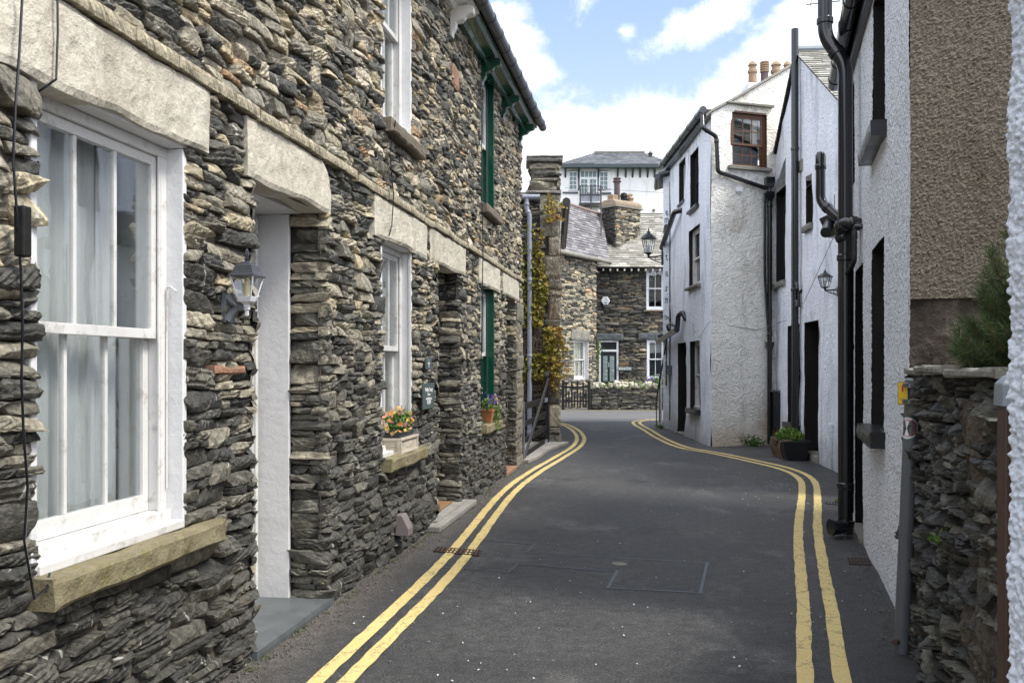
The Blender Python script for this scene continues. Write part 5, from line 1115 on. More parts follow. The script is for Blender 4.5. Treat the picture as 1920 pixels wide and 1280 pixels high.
# sticker wraps round the pole
def wrap(name, rad0, rad1, zc, mat_, parent, g0, g1_, lift, n=40):
    V, F = [], []
    for i in range(n+1):
        a = 2*pi*i/n
        for r in (rad0, rad1):
            u, v = r*cos(a), r*sin(a); c = ctr(zc+v); gg = g0+u/.0362; V.append((c.x+(.0362+lift)*cos(gg), c.y+(.0362+lift)*sin(gg), c.z))
    F = [(2*i, 2*i+1, 2*i+3, 2*i+2) for i in range(n)]
    return arr(name, V, F, M[mat_], parent)
sk = thing('round_sticker', 'round white sticker with a red ring and small black dog on the grey pole', 'sticker', WF, tuple(ctr(1.1)))
g0_ = radians(212)
wrap('disc', .0005, .052, 1.1, 'sign_white', sk, g0_, 0, .0006); wrap('ring', .036, .039, 1.1, 'sign_red', sk, g0_, 0, .0011)
m_ = MB()
def wp(u, v, l=.0012): c = ctr(1.1+v); gg = g0_+u/.0362; return (c.x+(.0362+l)*cos(gg), c.y+(.0362+l)*sin(gg), c.z)
for poly in ([(-.012, .0), (.010, .003), (.010, -.008), (-.012, -.008)], [(.006, .002), (.013, .014), (.020, .012), (.012, .0)], [(.012, .014), (.022, .014), (.02, .008), (.012, .008)], [(-.012, -.006), (-.009, -.006), (-.010, -.02), (-.013, -.02)], [(.006, -.006), (.010, -.006), (.010, -.02), (.007, -.02)], [(-.012, 0), (-.018, .010), (-.016, .011), (-.009, 0)]):
    m_.add([wp(u, v) for u, v in poly], [tuple(range(len(poly)))])
m_.build('dog_mark', M['black_paint'], sk)
m_ = MB()
for i, ch in enumerate('COUNTY COUNCIL DISTRICT'):
    if ch == ' ': continue
    a = radians(150-i*13.5); r = .045; h_ = .0028
    for k in (-1, 1): m_.add([wp((r+k*h_-.001)*cos(a-.03*k), (r+k*h_-.001)*sin(a-.03*k)), wp((r+k*h_+.001)*cos(a-.03*k), (r+k*h_+.001)*sin(a-.03*k)), wp((r+k*h_+.001)*cos(a+.05), (r+k*h_+.001)*sin(a+.05)), wp((r+k*h_-.001)*cos(a+.05), (r+k*h_-.001)*sin(a+.05))], [(0, 1, 2, 3)])
    m_.add([wp((r-h_)*cos(a+.05), (r-h_)*sin(a+.05)), wp((r+h_)*cos(a+.05), (r+h_)*sin(a+.05)), wp((r+h_)*cos(a+.03), (r+h_)*sin(a+.03)), wp((r-h_)*cos(a+.03), (r-h_)*sin(a+.03))], [(0, 1, 2, 3)])
m_.build('ring_lettering', M['black_paint'], sk)
# rusty gate post with lead cap
t_ = thing('gate_post', 'rust brown post with a folded grey lead cap beside the pebbledash wall', 'post', R1, (0, rs(2.55), 0))
x0 = at(1869, 0, 2.55)[0]; a = loc(R1, (x0, 2.55, 0))
B((a[0]-.10, a[1]+.0, 0), (a[0], a[1]+.09, 1.30)).build('shaft', M['rusty_brown'], t_, bevel=.006)
MB().add([(a[0]-.108, a[1]-.008, 1.29), (a[0]+.008, a[1]-.008, 1.29), (a[0]+.008, a[1]+.098, 1.29), (a[0]-.108, a[1]+.098, 1.29), (a[0]-.104, a[1]-.004, 1.35), (a[0]+.006, a[1]-.004, 1.35), (a[0]+.006, a[1]+.094, 1.35), (a[0]-.104, a[1]+.094, 1.35), (a[0]-.09, a[1]+.012, 1.372), (a[0]-.012, a[1]+.012, 1.372), (a[0]-.012, a[1]+.078, 1.372), (a[0]-.09, a[1]+.078, 1.372)], [(0, 1, 5, 4), (1, 2, 6, 5), (2, 3, 7, 6), (3, 0, 4, 7), (4, 5, 9, 8), (5, 6, 10, 9), (6, 7, 11, 10), (7, 4, 8, 11), (8, 9, 10, 11)]).build('cap', M['lead_grey'], t_, bevel=.004)
# pine-like shrub
t_ = thing('pine_shrub', 'dark green pine shrub leaning over the garden wall coping', 'shrub', WF, (1.95, 3.3, 1.28)); rng = np.random.default_rng(9)
tips = []; mb = MB(); base = np.array([1.98, 3.35, 1.26])
for i in range(100):
    px_, py_ = rng.uniform(1795, 1990), rng.uniform(430, 670); e = np.array(at(px_, py_, rng.uniform(3.0, 3.6)))
    k = (px_-1795)/160; 
    if py_ < 600-190*min(1, k*1.5)-10: e[2] = at(px_, 600-190*min(1, k*1.5)+rng.uniform(0, 110), 3.3)[2]
    mid = base*.45+e*.55+[0, 0, -.03]; mb.tube([tuple(base+rng.normal(0, .02, 3)), tuple(mid), tuple(e)], [.008, .005, .002], 5)
    for f in np.linspace(.35, 1, 9): tips.append((mid+(e-mid)*max(0, (f-.3)/.7) if f > .3 else mid, (e-mid)))
mb.build('branches', M['bark'], t_)
N_ = 46; C_ = np.repeat(np.array([a for a, b in tips]), N_, 0); D_ = np.repeat(np.array([b/np.linalg.norm(b) for a, b in tips]), N_, 0)
dr_ = D_*.9+rng.normal(0, .62, D_.shape); dr_ /= np.linalg.norm(dr_, axis=1)[:, None]; L_ = rng.uniform(.03, .06, len(C_))[:, None]; sd_ = np.cross(dr_, rng.normal(0, 1, dr_.shape)); sd_ /= np.linalg.norm(sd_, axis=1)[:, None]; sd_ *= .0008
b_ = C_+rng.normal(0, .006, C_.shape); V = np.stack([b_-sd_, b_+sd_, b_+dr_*L_+sd_*.3, b_+dr_*L_-sd_*.3], 1).reshape(-1, 3); arr('needles', V, np.arange(len(V)).reshape(-1, 4), M['needle'], t_, T=np.repeat(rng.random((len(C_), 3)), 4, 0))
# grates, petals, weeds
def grate(pts, label, mat_, n, name='drain_grate'):
    g = [Vector(gp(*p)+(.004,)) for p in pts]; t = thing(name, label, 'drain', WF, tuple(g[0])); a, b, c, d = g
    mb = MB(); 
    fr_ = lambda u, v: a*(1-u)*(1-v)+b*u*(1-v)+c*u*v+d*(1-u)*v
    mb.prism([tuple(fr_(*q)) for q in ((0, 0), (1, 0), (1, 1), (0, 1))], (0, 0, -.02)); mb.build('frame', M['black_matte'], t)
    m2 = MB()
    for i in range(n+1): u = i/n; m2.prism([tuple(fr_(*q)) for q in ((max(0, u-.018), 0), (min(1, u+.018), 0), (min(1, u+.018), 1), (max(0, u-.018), 1))], (0, 0, .006))
    for v in (0.03, .5, .97): m2.prism([tuple(fr_(*q)) for q in ((0, v-.03), (1, v-.03), (1, v+.03), (0, v+.03))], (0, 0, .0052))
    m2.build('bars', M[mat_], t); return t
grate([(1592, 1058), (1634, 1060), (1628, 1047), (1588, 1047)], 'small iron drain grate beside the white roughcast wall', 'rust_iron', 7)
grate([(812, 1034), (898, 1043), (903, 1033), (820, 1026)], 'rusty gully grate lying under the left yellow lines', 'rust_iron', 12)
grate([(1547, 944), (1580, 948), (1582, 943), (1549, 939)], 'narrow channel grate at the foot of the black pipes', 'post_grey', 6)
x_, y_ = gp(1161, 1057); o = MB().tube([(x_, y_, -.01), (x_, y_, .005)], .055, 20).build('stop_tap_cover', M['cap_stone'], None, WF, (x_, y_, 0)); tag(o, 'small round pale cover set in the road between tar joints', 'cover')
rng = np.random.default_rng(21); pts = []
for i in range(520):
    if rng.random() < .62: px_, py_ = rng.normal(1500, 120), 850+abs(rng.normal(0, 60))
    else: px_, py_ = rng.uniform(560, 1640), rng.uniform(800, 1280)
    X_, Y_ = gp(px_, py_)
    if -1.7+.1594*Y_ < X_ < .62+.291*Y_ and (Y_ < 11 or X_ < 3.7): pts.append((X_, Y_, .009+rng.random()*.003))
P = np.array(pts); V, F, T = leaves(P, P*0+[0, 0, 1], .013, 3, .9, .45); o = arr('petals', V, F, M['petal'], T=T); o['kind'] = 'stuff'; 
def weed(name, label, c, r, n, size, m_='leaf_green', sd=1, fr=WF, hgt=1.):
    rng = np.random.default_rng(sd); t = thing(name, label, 'plant', fr, (c[0], c[1], c[2])); mb = MB(); P = []; 
    for i in range(n):
        a = rng.uniform(0, 2*pi); e = np.array([c[0]+r*cos(a)*rng.uniform(.3, 1), c[1]+r*sin(a)*rng.uniform(.3, 1), c[2]+r*hgt*rng.uniform(.3, 1)]); mb.tube([tuple(c), tuple((np.array(c)+e)/2+[0, 0, r*.15]), tuple(e)], .003, 4)
        for f in np.linspace(.3, 1, 7): P.append(np.array(c)*(1-f)+e*f+rng.normal(0, r*.08, 3))
    mb.build('stems', M[m_], t); P = np.array(P); P[:, 2] = np.maximum(P[:, 2], c[2]+.01); V, F, T = leaves(P, P*0+[0, -.3, 1], size, sd, .5); arr('leaves', V, F, M[m_], t, T=T); return t
X_, Y_ = gp(1412, 836); weed('fern_weed', 'ferny green weed at the foot of the cracked white end wall', (X_, Y_+.02, 0), .27, 20, .06, 'leaf_green', 2, hgt=.7)
X_, Y_ = gp(1437, 831); weed('fern_weed', 'smaller dark weed in the corner under the hopper pipe', (X_, Y_, 0), .15, 12, .045, 'leaf_green', 3)
weed('wall_weed', 'bright tuft of weed at the base of the white end house by the slim post', (3.3, 20.0, 0), .18, 12, .06, 'leaf_ivy', 4)
s_, z_ = R1.hit(1785, 1020); c = R1.w(.05, s_, z_); weed('wall_weed', 'bright green weed sprouting halfway up the dark garden wall', c, .05, 14, .022, 'leaf_ivy', 5)
c = R1.w(.04, rs(4.5), 0); weed('wall_weed', 'small tuft of weed between the grey pole and garden wall', c, .07, 10, .03, 'leaf_ivy', 6)
c = R2.w(.1, R2.S(1572), 0.0); weed('wall_weed', 'tiny weed beside the base of the tall black pipe', at(1572, 940, 9.2)[:2]+(0,), .06, 10, .03, 'leaf_ivy', 7)
# ------------------------------------------------------------------ left side, beyond the terrace: stack, creeper, gate
h = thing('stone_outhouse', 'rough stone wall end with a tall capped stack, overgrown with creeper', 'outhouse', L2, (.86, 0, 0)) if 0 else thing('stone_outhouse', 'rough stone wall end with a tall capped stack, overgrown with creeper', 'outhouse', L2, (0, .5, 0))
V, F = panel(-1.6, .85, -.05, 4.46, (), .6, .6); V[:, 0] -= .04; arr('mortar_bed', V, F, M['mortar_dark'], h)
V, F, T = rubble(-1.2, .58, -.05, 4.46, (), (6, 5), 91, 1.35, .5, 0, lambda s, z, r: r*.75); arr('wall', V, F, M['slate_dark'], h, T=T)
blk = []; z = 0; rr = random.Random(8)
while z < 4.4:
    hg = min(rr.choice([.12, .18, .24, .34, .42]), 4.46-z); w = rr.choice([.2, .28, .36]); blk.append(block(.86-w, .87+rr.uniform(-.02, .015), z+.006, z+hg-.006, -.4, .02+rr.uniform(-.015, .02), int(z*40), .012, 9, 7, .014)); z += hg
V, F, T = join(*blk); T[:, 0] = np.repeat(np.random.default_rng(2).uniform(.25, .85, len(T)//(len(T)//len(blk)) + 1), len(T)//len(blk))[:len(T)]; arr('quoins', V, F, M['slate_rubble'], h, T=T)
xa, xb = at(993, 0, 16.2)[0], at(1050, 0, 16.2)[0]
zz = [at(0, y, 16.2)[2] for y in (358, 303, 293)]
V, F, T = rubble(xa, xb, zz[0], zz[1], (), (10, 8), 93, 2.6, .5, .02, lambda s, z, r: .25+.6*r, hmax=.13)
p2 = rubble(0, .5, zz[0], zz[1], (), (5, 4), 94, 2.2, xf=lambda V: np.stack([-V[:, 1], xb+V[:, 0], V[:, 2]], -1)); V, F, T = join((V, F, T), p2); arr('stack', V, F, M['slate_rubble'], h, T=T)
B((-.6, xa+.03, zz[0]-.02), (-.03, xb-.03, zz[1])).build('stack_core', M['mortar'], h)
V, F, T = join(block(xa-.05, xb+.045, zz[1], zz[2]-.03, -.65, .07, 2, .01, 20, 4, .008), block(xa-.06, xb+.06, zz[2]-.028, zz[2], -.66, .09, 3, .01, 20, 4, .008), block(xa-.06, xb+.01, zz[0]-.05, zz[0]-.005, -.6, .06, 4, .01, 20, 4, .008), block(-1.3, xa, 4.40, 4.49, -.5, .05, 6, .01, 20, 4, .008)); arr('cap', V, F, M['cap_stone'], h, T=T)
mb = MB(); mb.add([L_ for L_ in [(0, .85, 0), (-6.4, 1.14, 0), (-6.4, 1.14, 4.4), (0, .85, 4.4)]], [(0, 1, 2, 3)]); mb.add([(0, -1.6, 0), (-6.4, -1.6, 0), (-6.4, -1.6, 4.4), (0, -1.6, 4.4)], [(0, 1, 2, 3)]); mb.add([(-6.4, -1.6, 0), (-6.4, 1.14, 0), (-6.4, 1.14, 4.4), (-6.4, -1.6, 4.4)], [(0, 1, 2, 3)]); mb.add([(-.5, -1.6, 4.4), (-.5, .85, 4.4), (-6.4, 1.14, 4.4), (-6.4, -1.6, 4.4)], [(0, 1, 2, 3)])
mb.build('side_wall', M['slate_dark'], h)
toL2 = lambda px, py, Y: loc(L2, at(px, py, Y))
a_, b_ = toL2(1062, 378, 16.35), toL2(1056, 462, 22.3); m_ = MB(); m_.tube([a_, b_], .075, 12); m_.build('side_gutter', M['black_paint'], h, smooth=True)
xg = at(993, 0, 16.1)[0]; zt = at(0, 372, 16.1)[2]
downpipe([(.12, xg, .02), (.12, xg, zt-.30), (.12, xg-.05, zt-.20), (.12, xg-.05, zt)], .042, 1.3, .05).tube([(.12, xg-.25, zt+.02), (.12, xg+.18, zt+.02)], .05, 10).build('downpipe', M['pipe_grey'], h, smooth=True)
# Virginia creeper
t_ = thing('wall_creeper', 'yellow and russet creeper climbing the rough stone wall end round the grey pipe', 'creeper', L2, (.08, .5, 0)); rng = np.random.default_rng(31)
P, mb = [], MB()
for i in range(20):
    x = .14+.70*(i+rng.random())/20; z = rng.uniform(.2, 1.2); pth = [(.05, x, z)]; top = rng.uniform(2.6, 4.25) if x > .25 else rng.uniform(2.5, 3.8); dx = rng.uniform(-.008, .008)
    while z < top: z += .12; x = min(.9, max(.1, x+dx+rng.normal(0, .025))); pth.append((.045+rng.random()*.04, x, z))
    mb.tube(pth, .003+.003*rng.random(), 4)
    for (d, x, z) in pth[2:]:
        for _ in range(6): P.append((.07+abs(rng.normal(0, .04)), x+rng.normal(0, .06), z+rng.normal(0, .06)))
for i in range(14):
    x, z = .55+.3*rng.random(), rng.uniform(1.6, 3.6); pth = [(.08, x, z)]
    for _ in range(9): x += rng.uniform(.0, .04); z -= rng.uniform(.02, .12); pth.append((.12+.02*rng.random(), x, z))
    mb.tube(pth, .003, 4); 
    for (d, x, z) in pth[3:]:
        for _ in range(2): P.append((d+.03, x+rng.normal(0, .04), z+rng.normal(0, .05)))
mb.build('vines', M['bark'], t_)
P = np.array(P); cl = vn(np.stack([P[:, 1]*2.6, P[:, 2]*2.2, 0*P[:, 0]], -1), 1, 5); keep = (cl > .06)
P = P[keep]; V, F, T = leaves(P, P*0+[1, 0, .5], .085, 8, .75, .55, tint=lambda p, r: np.clip(.34*r+.20+.55*(p[:, 1]-.45)+.25*vn(p, 3, 2), 0, 1)); arr('foliage', V, F, M['leaf_creeper'], t_, T=T)
# field gate between the terrace end and the stone wall
GF = Fr(.145, 13.0, cos(.158), -sin(.158)); L = 3.15
t_ = thing('field_gate', 'dark wooden five bar gate with a diagonal brace across the side yard', 'gate', GF, (0, L, 0))
for z_, hh in ((.80, .10), (.545, .085), (.30, .085), (.07, .10)): B((-.03, .03, z_-hh/2), (-.005, L-.06, z_+hh/2)).build('rail', M['black_matte'], t_, bevel=.004)
B((-.04, -.02, .02), (.03, .06, .88)).build('stile', M['post_grey'], t_, bevel=.005)
hp = MB(); hp.prism([(-.04, L-.14, .02), (-.04, L, .02), (-.04, L, 1.24), (-.04, L-.04, 1.30), (-.04, L-.1, 1.30), (-.04, L-.14, 1.22)], (.07, 0, 0)); hp.build('stile', M['black_paint'], t_, bevel=.005)
br = MB(); a, b = Vector((.005, .06, .05)), Vector((.005, L-.12, 1.14)); dd = (b-a).normalized(); nn = Vector((0, -dd.z, dd.y))*.04; br.prism([tuple(a-nn), tuple(a+nn), tuple(b+nn), tuple(b-nn)], (.022, 0, 0)); br.build('brace', M['gate_grey'], t_, bevel=.003)
for z_ in (.80, .07): B((.001, L-.5, z_-.035), (.010, L+.06, z_+.035)).build('hinge', M['pipe_grey'], t_)
# ------------------------------------------------------------------ far cottage, paler wing
h = thing('cottage_wing', 'pale rubble cottage wing under a purple slate roof behind the picket gate', 'house', WG, (0, 0, 0)); 
sm = WG.S(1119); ww = (WG.S(1077), WG.S(1103), WG.Z(1090, 712), WG.Z(1090, 637))
V, F = panel(-.4, sm, -.05, 5.1, [ww], .5, .5); V[:, 0] -= .04; arr('mortar_bed', V, F, M['mortar'], h)
lw = (ww[0]-.2, ww[1]+.1, ww[3], WG.Z(1090, 619))
V, F, T = rubble(-.4, sm, -.05, 5.05, [ww, lw], (5, 4), 61, 1.3, .4, 0); arr('wall', V, F, M['slate_pale'], h, T=T)
blockpart('lintel', 'cap_stone', h, lw[0], lw[1], lw[2], lw[3], -.1, .03, 3, .01, 14, 6)
reveal(*ww, .16, .02).build('plaster_reveal', M['white_plaster'], h); sash_window(h, ww[0]+.001, ww[1]-.001, ww[2]+.02, ww[3]-.001, .12, 'white_paint', 3, 1, 1, .045, .5, [(0, 1, 'cloth_cream', 5)])
mb = MB(); mb.add([(0, sm, 0), (-4, sm, 0), (-4, sm, 5.1), (0, sm, 5.1)], [(0, 1, 2, 3)]); mb.add([(0, -.4, 0), (-4, -.4, 0), (-4, -.4, 5.1), (0, -.4, 5.1)], [(0, 1, 2, 3)]); mb.add([(-4, sm, 0), (-4, -.4, 0), (-4, -.4, 6.5), (-4, sm, 6.5)], [(0, 1, 2, 3)]); mb.build('side_wall', M['slate_dark'], h)
wq = [(1.35, 28.45, 5.02), (3.38, 31.45, 5.02), (3.36, 33.9, 7.0), (1.80, 31.6, 7.05)]; tw = lambda L: [loc(WG, q) for q in L]
V, F, T = roof_tiles(tw(wq), .19, .30, .016, 7); arr('roof_slates', V, F, M['slate_purple'], h, T=T)
mb = MB(); mb.add([tuple(np.array(q)-[0, 0, .02]) for q in tw(wq)], [(0, 1, 2, 3)]); bq = tw([(3.36, 33.9, 6.98), (1.8, 31.6, 7.03), (.2, 34.5, 5.0), (2.2, 37, 5.0)]); mb.add(bq, [(0, 1, 2, 3)]); mb.build('roof_underlay', M['slate_blue'], h)
e = tw([(1.42, 28.42, 4.98), (3.40, 31.33, 4.96)]); m_ = MB(); m_.tube(e, .07, 10); m_.build('gutter', M['cap_stone'], h, smooth=True)
r = tw([wq[3], wq[2]]); MB().tube([tuple(np.array(q)+[0, 0, .03]) for q in r], .06, 8).build('ridge', M['slate_ridge'], h)
# darker right part
h = thing('dark_cottage', 'dark slate rubble cottage with a black front door and white frames across the junction', 'house', RC, (0, 3.2, 0))
X = lambda px: at(px, 0, 32.3)[0]; Z = lambda py: at(0, py, 32.3)[2]
dr_ = (X(1123), X(1160), 0.0, Z(638)); lw_ = (X(1213), X(1246), Z(712), Z(637)); uw = (X(1212), X(1246), Z(581), Z(503)); xe = 6.6
V, F = panel(2.8, xe, -.05, 4.95, [dr_, lw_, uw], .5, .5); V[:, 0] -= .04; arr('mortar_bed', V, F, M['mortar_dark'], h)
lns = [(X(1114), X(1169), Z(638), Z(625)), (X(1197), X(1262), Z(637), Z(624))]
V, F, T = rubble(2.8, xe, -.05, 4.9, [dr_, lw_, uw]+lns, (5, 4), 62, 1.25, .5, 0, lambda s, z, r: np.where(r > .86, r, r*.75)); arr('wall', V, F, M['slate_dark'], h, T=T)
for q in lns: blockpart('lintel', 'step_slate', h, q[0], q[1], q[2], q[3], -.1, .035, 4, .01, 14, 6)
for q, nv in ((lw_, 'interior_navy'), (uw, 'interior')):
    w = sash_window(h, q[0], q[1], q[2], q[3], .03, 'white_plastic', 2, 1, 1, .06, .52, [(0, .98, 'cloth_grey', 1)] if 0 else None, nv)
    blockpart('window_sill', 'sill_dark', h, q[0]-.1, q[1]+.1, q[2]-.07, q[2]-.001, -.05, .08, 4, .005, 10, 4)
B((-.20, lw_[0]+.06, (lw_[2]+lw_[3])/2+.25), (-.19, lw_[1]-.05, lw_[3]-.05)).build('blind', M['cloth_grey'], h)
s0, s1, z0, z1 = dr_; f = MB(); f.box((-.10, s0, 0), (-.03, s0+.07, z1)); f.box((-.10, s1-.07, 0), (-.03, s1, z1)); f.box((-.10, s0+.07, z1-.06), (-.03, s1-.07, z1)); f.box((-.10, s0+.07, z1-.40), (-.03, s1-.07, z1-.33)); d_ = f.build('door', M['white_plastic'], h, bevel=.003)
B((-.10, s0+.07, 0.02), (-.06, s1-.07, z1-.40)).build('door_leaf', M['black_paint'], d_); B((-.09, s0+.07, z1-.33), (-.08, s1-.07, z1-.06)).build('fanlight', M['interior'], d_)
for k in (0, 1):
    c = s0+(s1-s0)*(.33+.34*k); B((-.058, c-.08, z1-1.45), (-.05, c+.08, z1-.55)).build('leaded_glass', M['sign_blue_grey'], d_)
    m_ = MB()
    for i in range(6): zc = z1-1.4+.14*i; m_.tube([(-.048, c-.05+.02*(i % 2), zc), (-.048, c+.0, zc+.06), (-.048, c+.05, zc+.02)], .008, 4)
    m_.build('leading', M['silver'], d_)
m_ = MB(); m_.box((-.058, (s0+s1)/2-.02, z1-.95), (-.03, (s0+s1)/2+.02, z1-.78)); m_.build('knocker', M['silver'], d_); B((-.058, (s0+s1)/2-.12, .28), (-.045, (s0+s1)/2+.12, .36)).build('letter_plate', M['silver'], d_)
t_ = board('name_plaque', X(1158.5), X(1184), Z(694), Z(688), 'sign_blue_grey', 'small grey slate name plaque to the right of the black front door', RC); textmesh('lettering', 'BECK BROOK', M['sign_white'], t_, (X(1158.5)+X(1184))/2, (Z(694)+Z(688))/2, .043, .075, sx=.95)
hx, hz = X(1135), Z(564); t_ = thing('alarm_box', 'white hexagonal alarm box high on the dark cottage wall', 'alarm', RC, (0, hx, hz))
m_ = MB(); m_.lathe([(.165, 0), (.165, .03), (.14, .05)], (0.02, hx, hz), 6, 'x', rot=0); m_.build('case', M['white_plastic'], t_, bevel=.006)
textmesh('lettering', 'FB', M['sign_navy'], t_, hx, hz+.075, .0715, .075); textmesh('lettering', 'ALARM', M['sign_navy'], t_, hx, hz, .0715, .045); B((.0705, hx-.06, hz-.09), (.073, hx+.06, hz-.06)).build('stripe', M['sign_navy'], t_)
rq = [(2.75, 31.95, 4.86), (6.8, 31.95, 4.86), (6.9, 35.2, 7.25), (3.3, 35.2, 7.25)]; tr_ = lambda L: [loc(RC, q) for q in L]
V, F, T = roof_tiles(tr_(rq), .15, .28, .02, 9); arr('roof_slates', V, F, M['slate_olive'], h, T=T)
mb = MB(); mb.add([tuple(np.array(q)-[0, 0, .03]) for q in tr_(rq)], [(0, 1, 2, 3)]); mb.add(tr_([(3.3, 35.2, 7.22), (6.9, 35.2, 7.22), (6.9, 38.4, 4.9), (3.3, 38.4, 4.9)]), [(0, 1, 2, 3)]); mb.add(tr_([(2.8, 32.3, 0), (2.8, 38.3, 0), (2.8, 38.3, 4.9), (2.8, 35.2, 7.0), (2.8, 32.3, 4.8)]), [(0, 1, 2, 3, 4)]); mb.add(tr_([(6.6, 32.3, 0), (6.6, 38.3, 0), (6.6, 38.3, 4.9), (6.6, 35.2, 7.2), (6.6, 32.3, 4.8)]), [(0, 1, 2, 3, 4)]); mb.add(tr_([(6.6, 38.3, 0), (2.8, 38.3, 0), (2.8, 38.3, 4.9), (6.6, 38.3, 4.9)]), [(0, 1, 2, 3)]); mb.build('roof_underlay', M['mortar_dark'], h)
m_ = MB()
for i in range(15): m_.box((.06, 2.95+i*.25, 4.74), (.30, 3.0+i*.25, 4.82))
m_.build('rafter_ends', M['fascia_white'], h)
B((-3.2, 4.6, 7.22), (-3.0, 6.9, 7.33)).build('ridge', M['cap_stone'], h)
# valley flashing and chimney
cx, cy = 3.78, 33.0; FC = Fr(cx, cy, .62, -.78); Lc, Wc = 1.30, .75
h = thing('stone_chimney', 'squat slate chimney with a rounded cement top and mixed pots between the two roofs', 'chimney', FC, (0, 0, 5.3))
zb_, zt_ = 5.2, at(0, 387, 33)[2]
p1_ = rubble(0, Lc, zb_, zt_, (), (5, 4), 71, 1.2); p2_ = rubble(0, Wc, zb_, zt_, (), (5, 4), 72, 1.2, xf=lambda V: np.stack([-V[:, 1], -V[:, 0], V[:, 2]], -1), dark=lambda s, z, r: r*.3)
V, F, T = join(p1_, p2_); arr('stonework', V, F, M['slate_rubble'], h, T=T); B((-Wc, .04, zb_), (-.04, Lc, zt_)).build('core', M['mortar_dark'], h)
V, F, T = block(-.08, Lc+.08, zt_, zt_+.05, -Wc-.05, .07, 4, .008, 20, 4, .006); arr('drip_course', V, F, M['cap_stone'], h, T=T)
m_ = MB(); m_.prism([(.04, -.05, zt_+.05), (.03, -.05, zt_+.20), (-.15, -.05, zt_+.30), (-Wc+.15, -.05, zt_+.30), (-Wc-.03, -.05, zt_+.2), (-Wc-.04, -.05, zt_+.05)], (0, Lc+.1, 0)); m_.build('cement_top', M['coping_cement'], h, bevel=.04)
zc = zt_+.26
B((-.5, .05, zc), (-.2, .32, zc+.22)).build('chimney_pot', M['pot_buff'], h, bevel=.02)
MB().lathe([(.11, 0), (.11, .72), (.16, .73), (.16, .77), (.12, .79), (.12, .84), (.16, .86), (.05, .92)], (-.36, .42, zc), 14).build('metal_flue', M['pot_dark'], h, smooth=True)
MB().lathe([(.12, 0), (.13, .22), (.15, .24), (.12, .34), (.05, .38)], (-.36, .78, zc), 14).build('chimney_cowl', M['black_matte'], h, smooth=True)
MB().lathe([(.13, 0), (.12, .18), (.15, .2), (.15, .24)], (-.36, 1.1, zc-.03), 14).build('chimney_pot', M['pot_buff'], h, smooth=True)
MB().tube(pipe_path([(-.36, 1.05, zc+.24), (-.36, 1.05, zc+.34), (-.36, 1.2, zc+.34)], .05), .055, 8).build('chimney_elbow', M['pot_buff'], h, smooth=True)
c = at(1127, 430, 32.4); zt2 = at(0, 352, 32.4)[2]
m_ = MB(); m_.tube([(c[0], 32.4, c[2]-.2), (c[0], 32.4, zt2)], .022, 6); m_.tube([(c[0]-.1, 32.4, zt2-.1), (c[0]+.35, 32.3, zt2-.06)], .012, 5)
for k in range(6): m_.tube([(c[0]-.05+.07*k, 32.25, zt2-.09), (c[0]-.05+.07*k, 32.55, zt2-.09)], .006, 4)
m_.tube([(c[0]-.12, 32.4, c[2]+.75), (c[0]+.1, 32.4, c[2]+.78)], .008, 4)
o = m_.build('tv_aerial', M['pot_dark'], None, WF, (c[0], 32.4, c[2])); tag(o, 'thin television aerial on a mast beside the slate chimney', 'aerial')
# garden wall, picket gate, ivy
s0, s1 = X_ = (at(1109, 0, 28.6)[0], 5.4); zt = at(0, 728, 28.6)[2]
h = thing('low_garden_wall', 'low coursed slate wall topped with jagged white stones across the junction', 'wall', GW, (0, s0, 0))
V, F, T = rubble(s0, s1, 0, zt, (), (6, 4), 81, 1.15, .4, 0, lambda s, z, r: r*.7, thin=1.5); arr('stones', V, F, M['slate_dark'], h, T=T); B((-.35, s0, -.05), (-.04, s1, zt)).build('core', M['mortar_dark'], h)
blks = []; x = s0; rr = random.Random(6)
while x < s1-.1:
    w = rr.uniform(.16, .34); blks.append(block(x, x+w-.03, zt, zt+rr.uniform(.12, .24), -.3, .02, int(x*30), .05, 8, 7, .06)); x += w
V, F, T = join(*blks); T[:, 0] = .9; arr('cock_stones', V, F, M['lintel_stone'], h, T=T)
t_ = thing('wall_plants', 'green rockery plants with violet flowers along the low garden wall', 'plant', GW, (-.1, s0, zt)); rng = np.random.default_rng(12); P = np.stack([rng.uniform(-.3, .08, 700), s0+(4.75-s0)*rng.beta(1.4, .9, 700), zt+.02+abs(rng.normal(0, .09, 700))], -1); V, F, T = leaves(P, P*0+[1, 0, 1], .06, 4, .6); arr('foliage', V, F, M['leaf_ivy'], t_, T=T)
P = np.stack([rng.normal(-.1, .05, 60), rng.normal(at(1222, 0, 28.6)[0], .07, 60), zt+.28+rng.normal(0, .05, 60)], -1); V, F, T = leaves(P, P*0+[1, 0, .5], .07, 4, .6); arr('blooms', V, F, M['flower_violet'], t_, T=T)
P = np.stack([rng.normal(-.1, .1, 300), rng.normal(at(1233, 0, 28.6)[0], .12, 300), zt+.25+rng.normal(0, .09, 300)], -1); V, F, T = leaves(P, P*0+[1, 0, .5], .06, 5, .6); arr('bush', V, F, M['leaf_green'], t_, T=T)
g0_, g1_ = at(1053, 0, 28.6)[0], at(1107, 0, 28.6)[0]
t_ = thing('picket_gate', 'black picket gate with tall and short pales beside the low wall', 'gate', GW, (0, g0_, 0))
for q in (g0_, g1_-.09): B((-.05, q, 0), (.04, q+.09, .92)).build('post', M['black_paint'], t_, bevel=.01)
for z_ in (.28, .72): B((-.03, g0_+.09, z_-.03), (-.005, g1_-.09, z_+.03)).build('rail', M['black_paint'], t_)
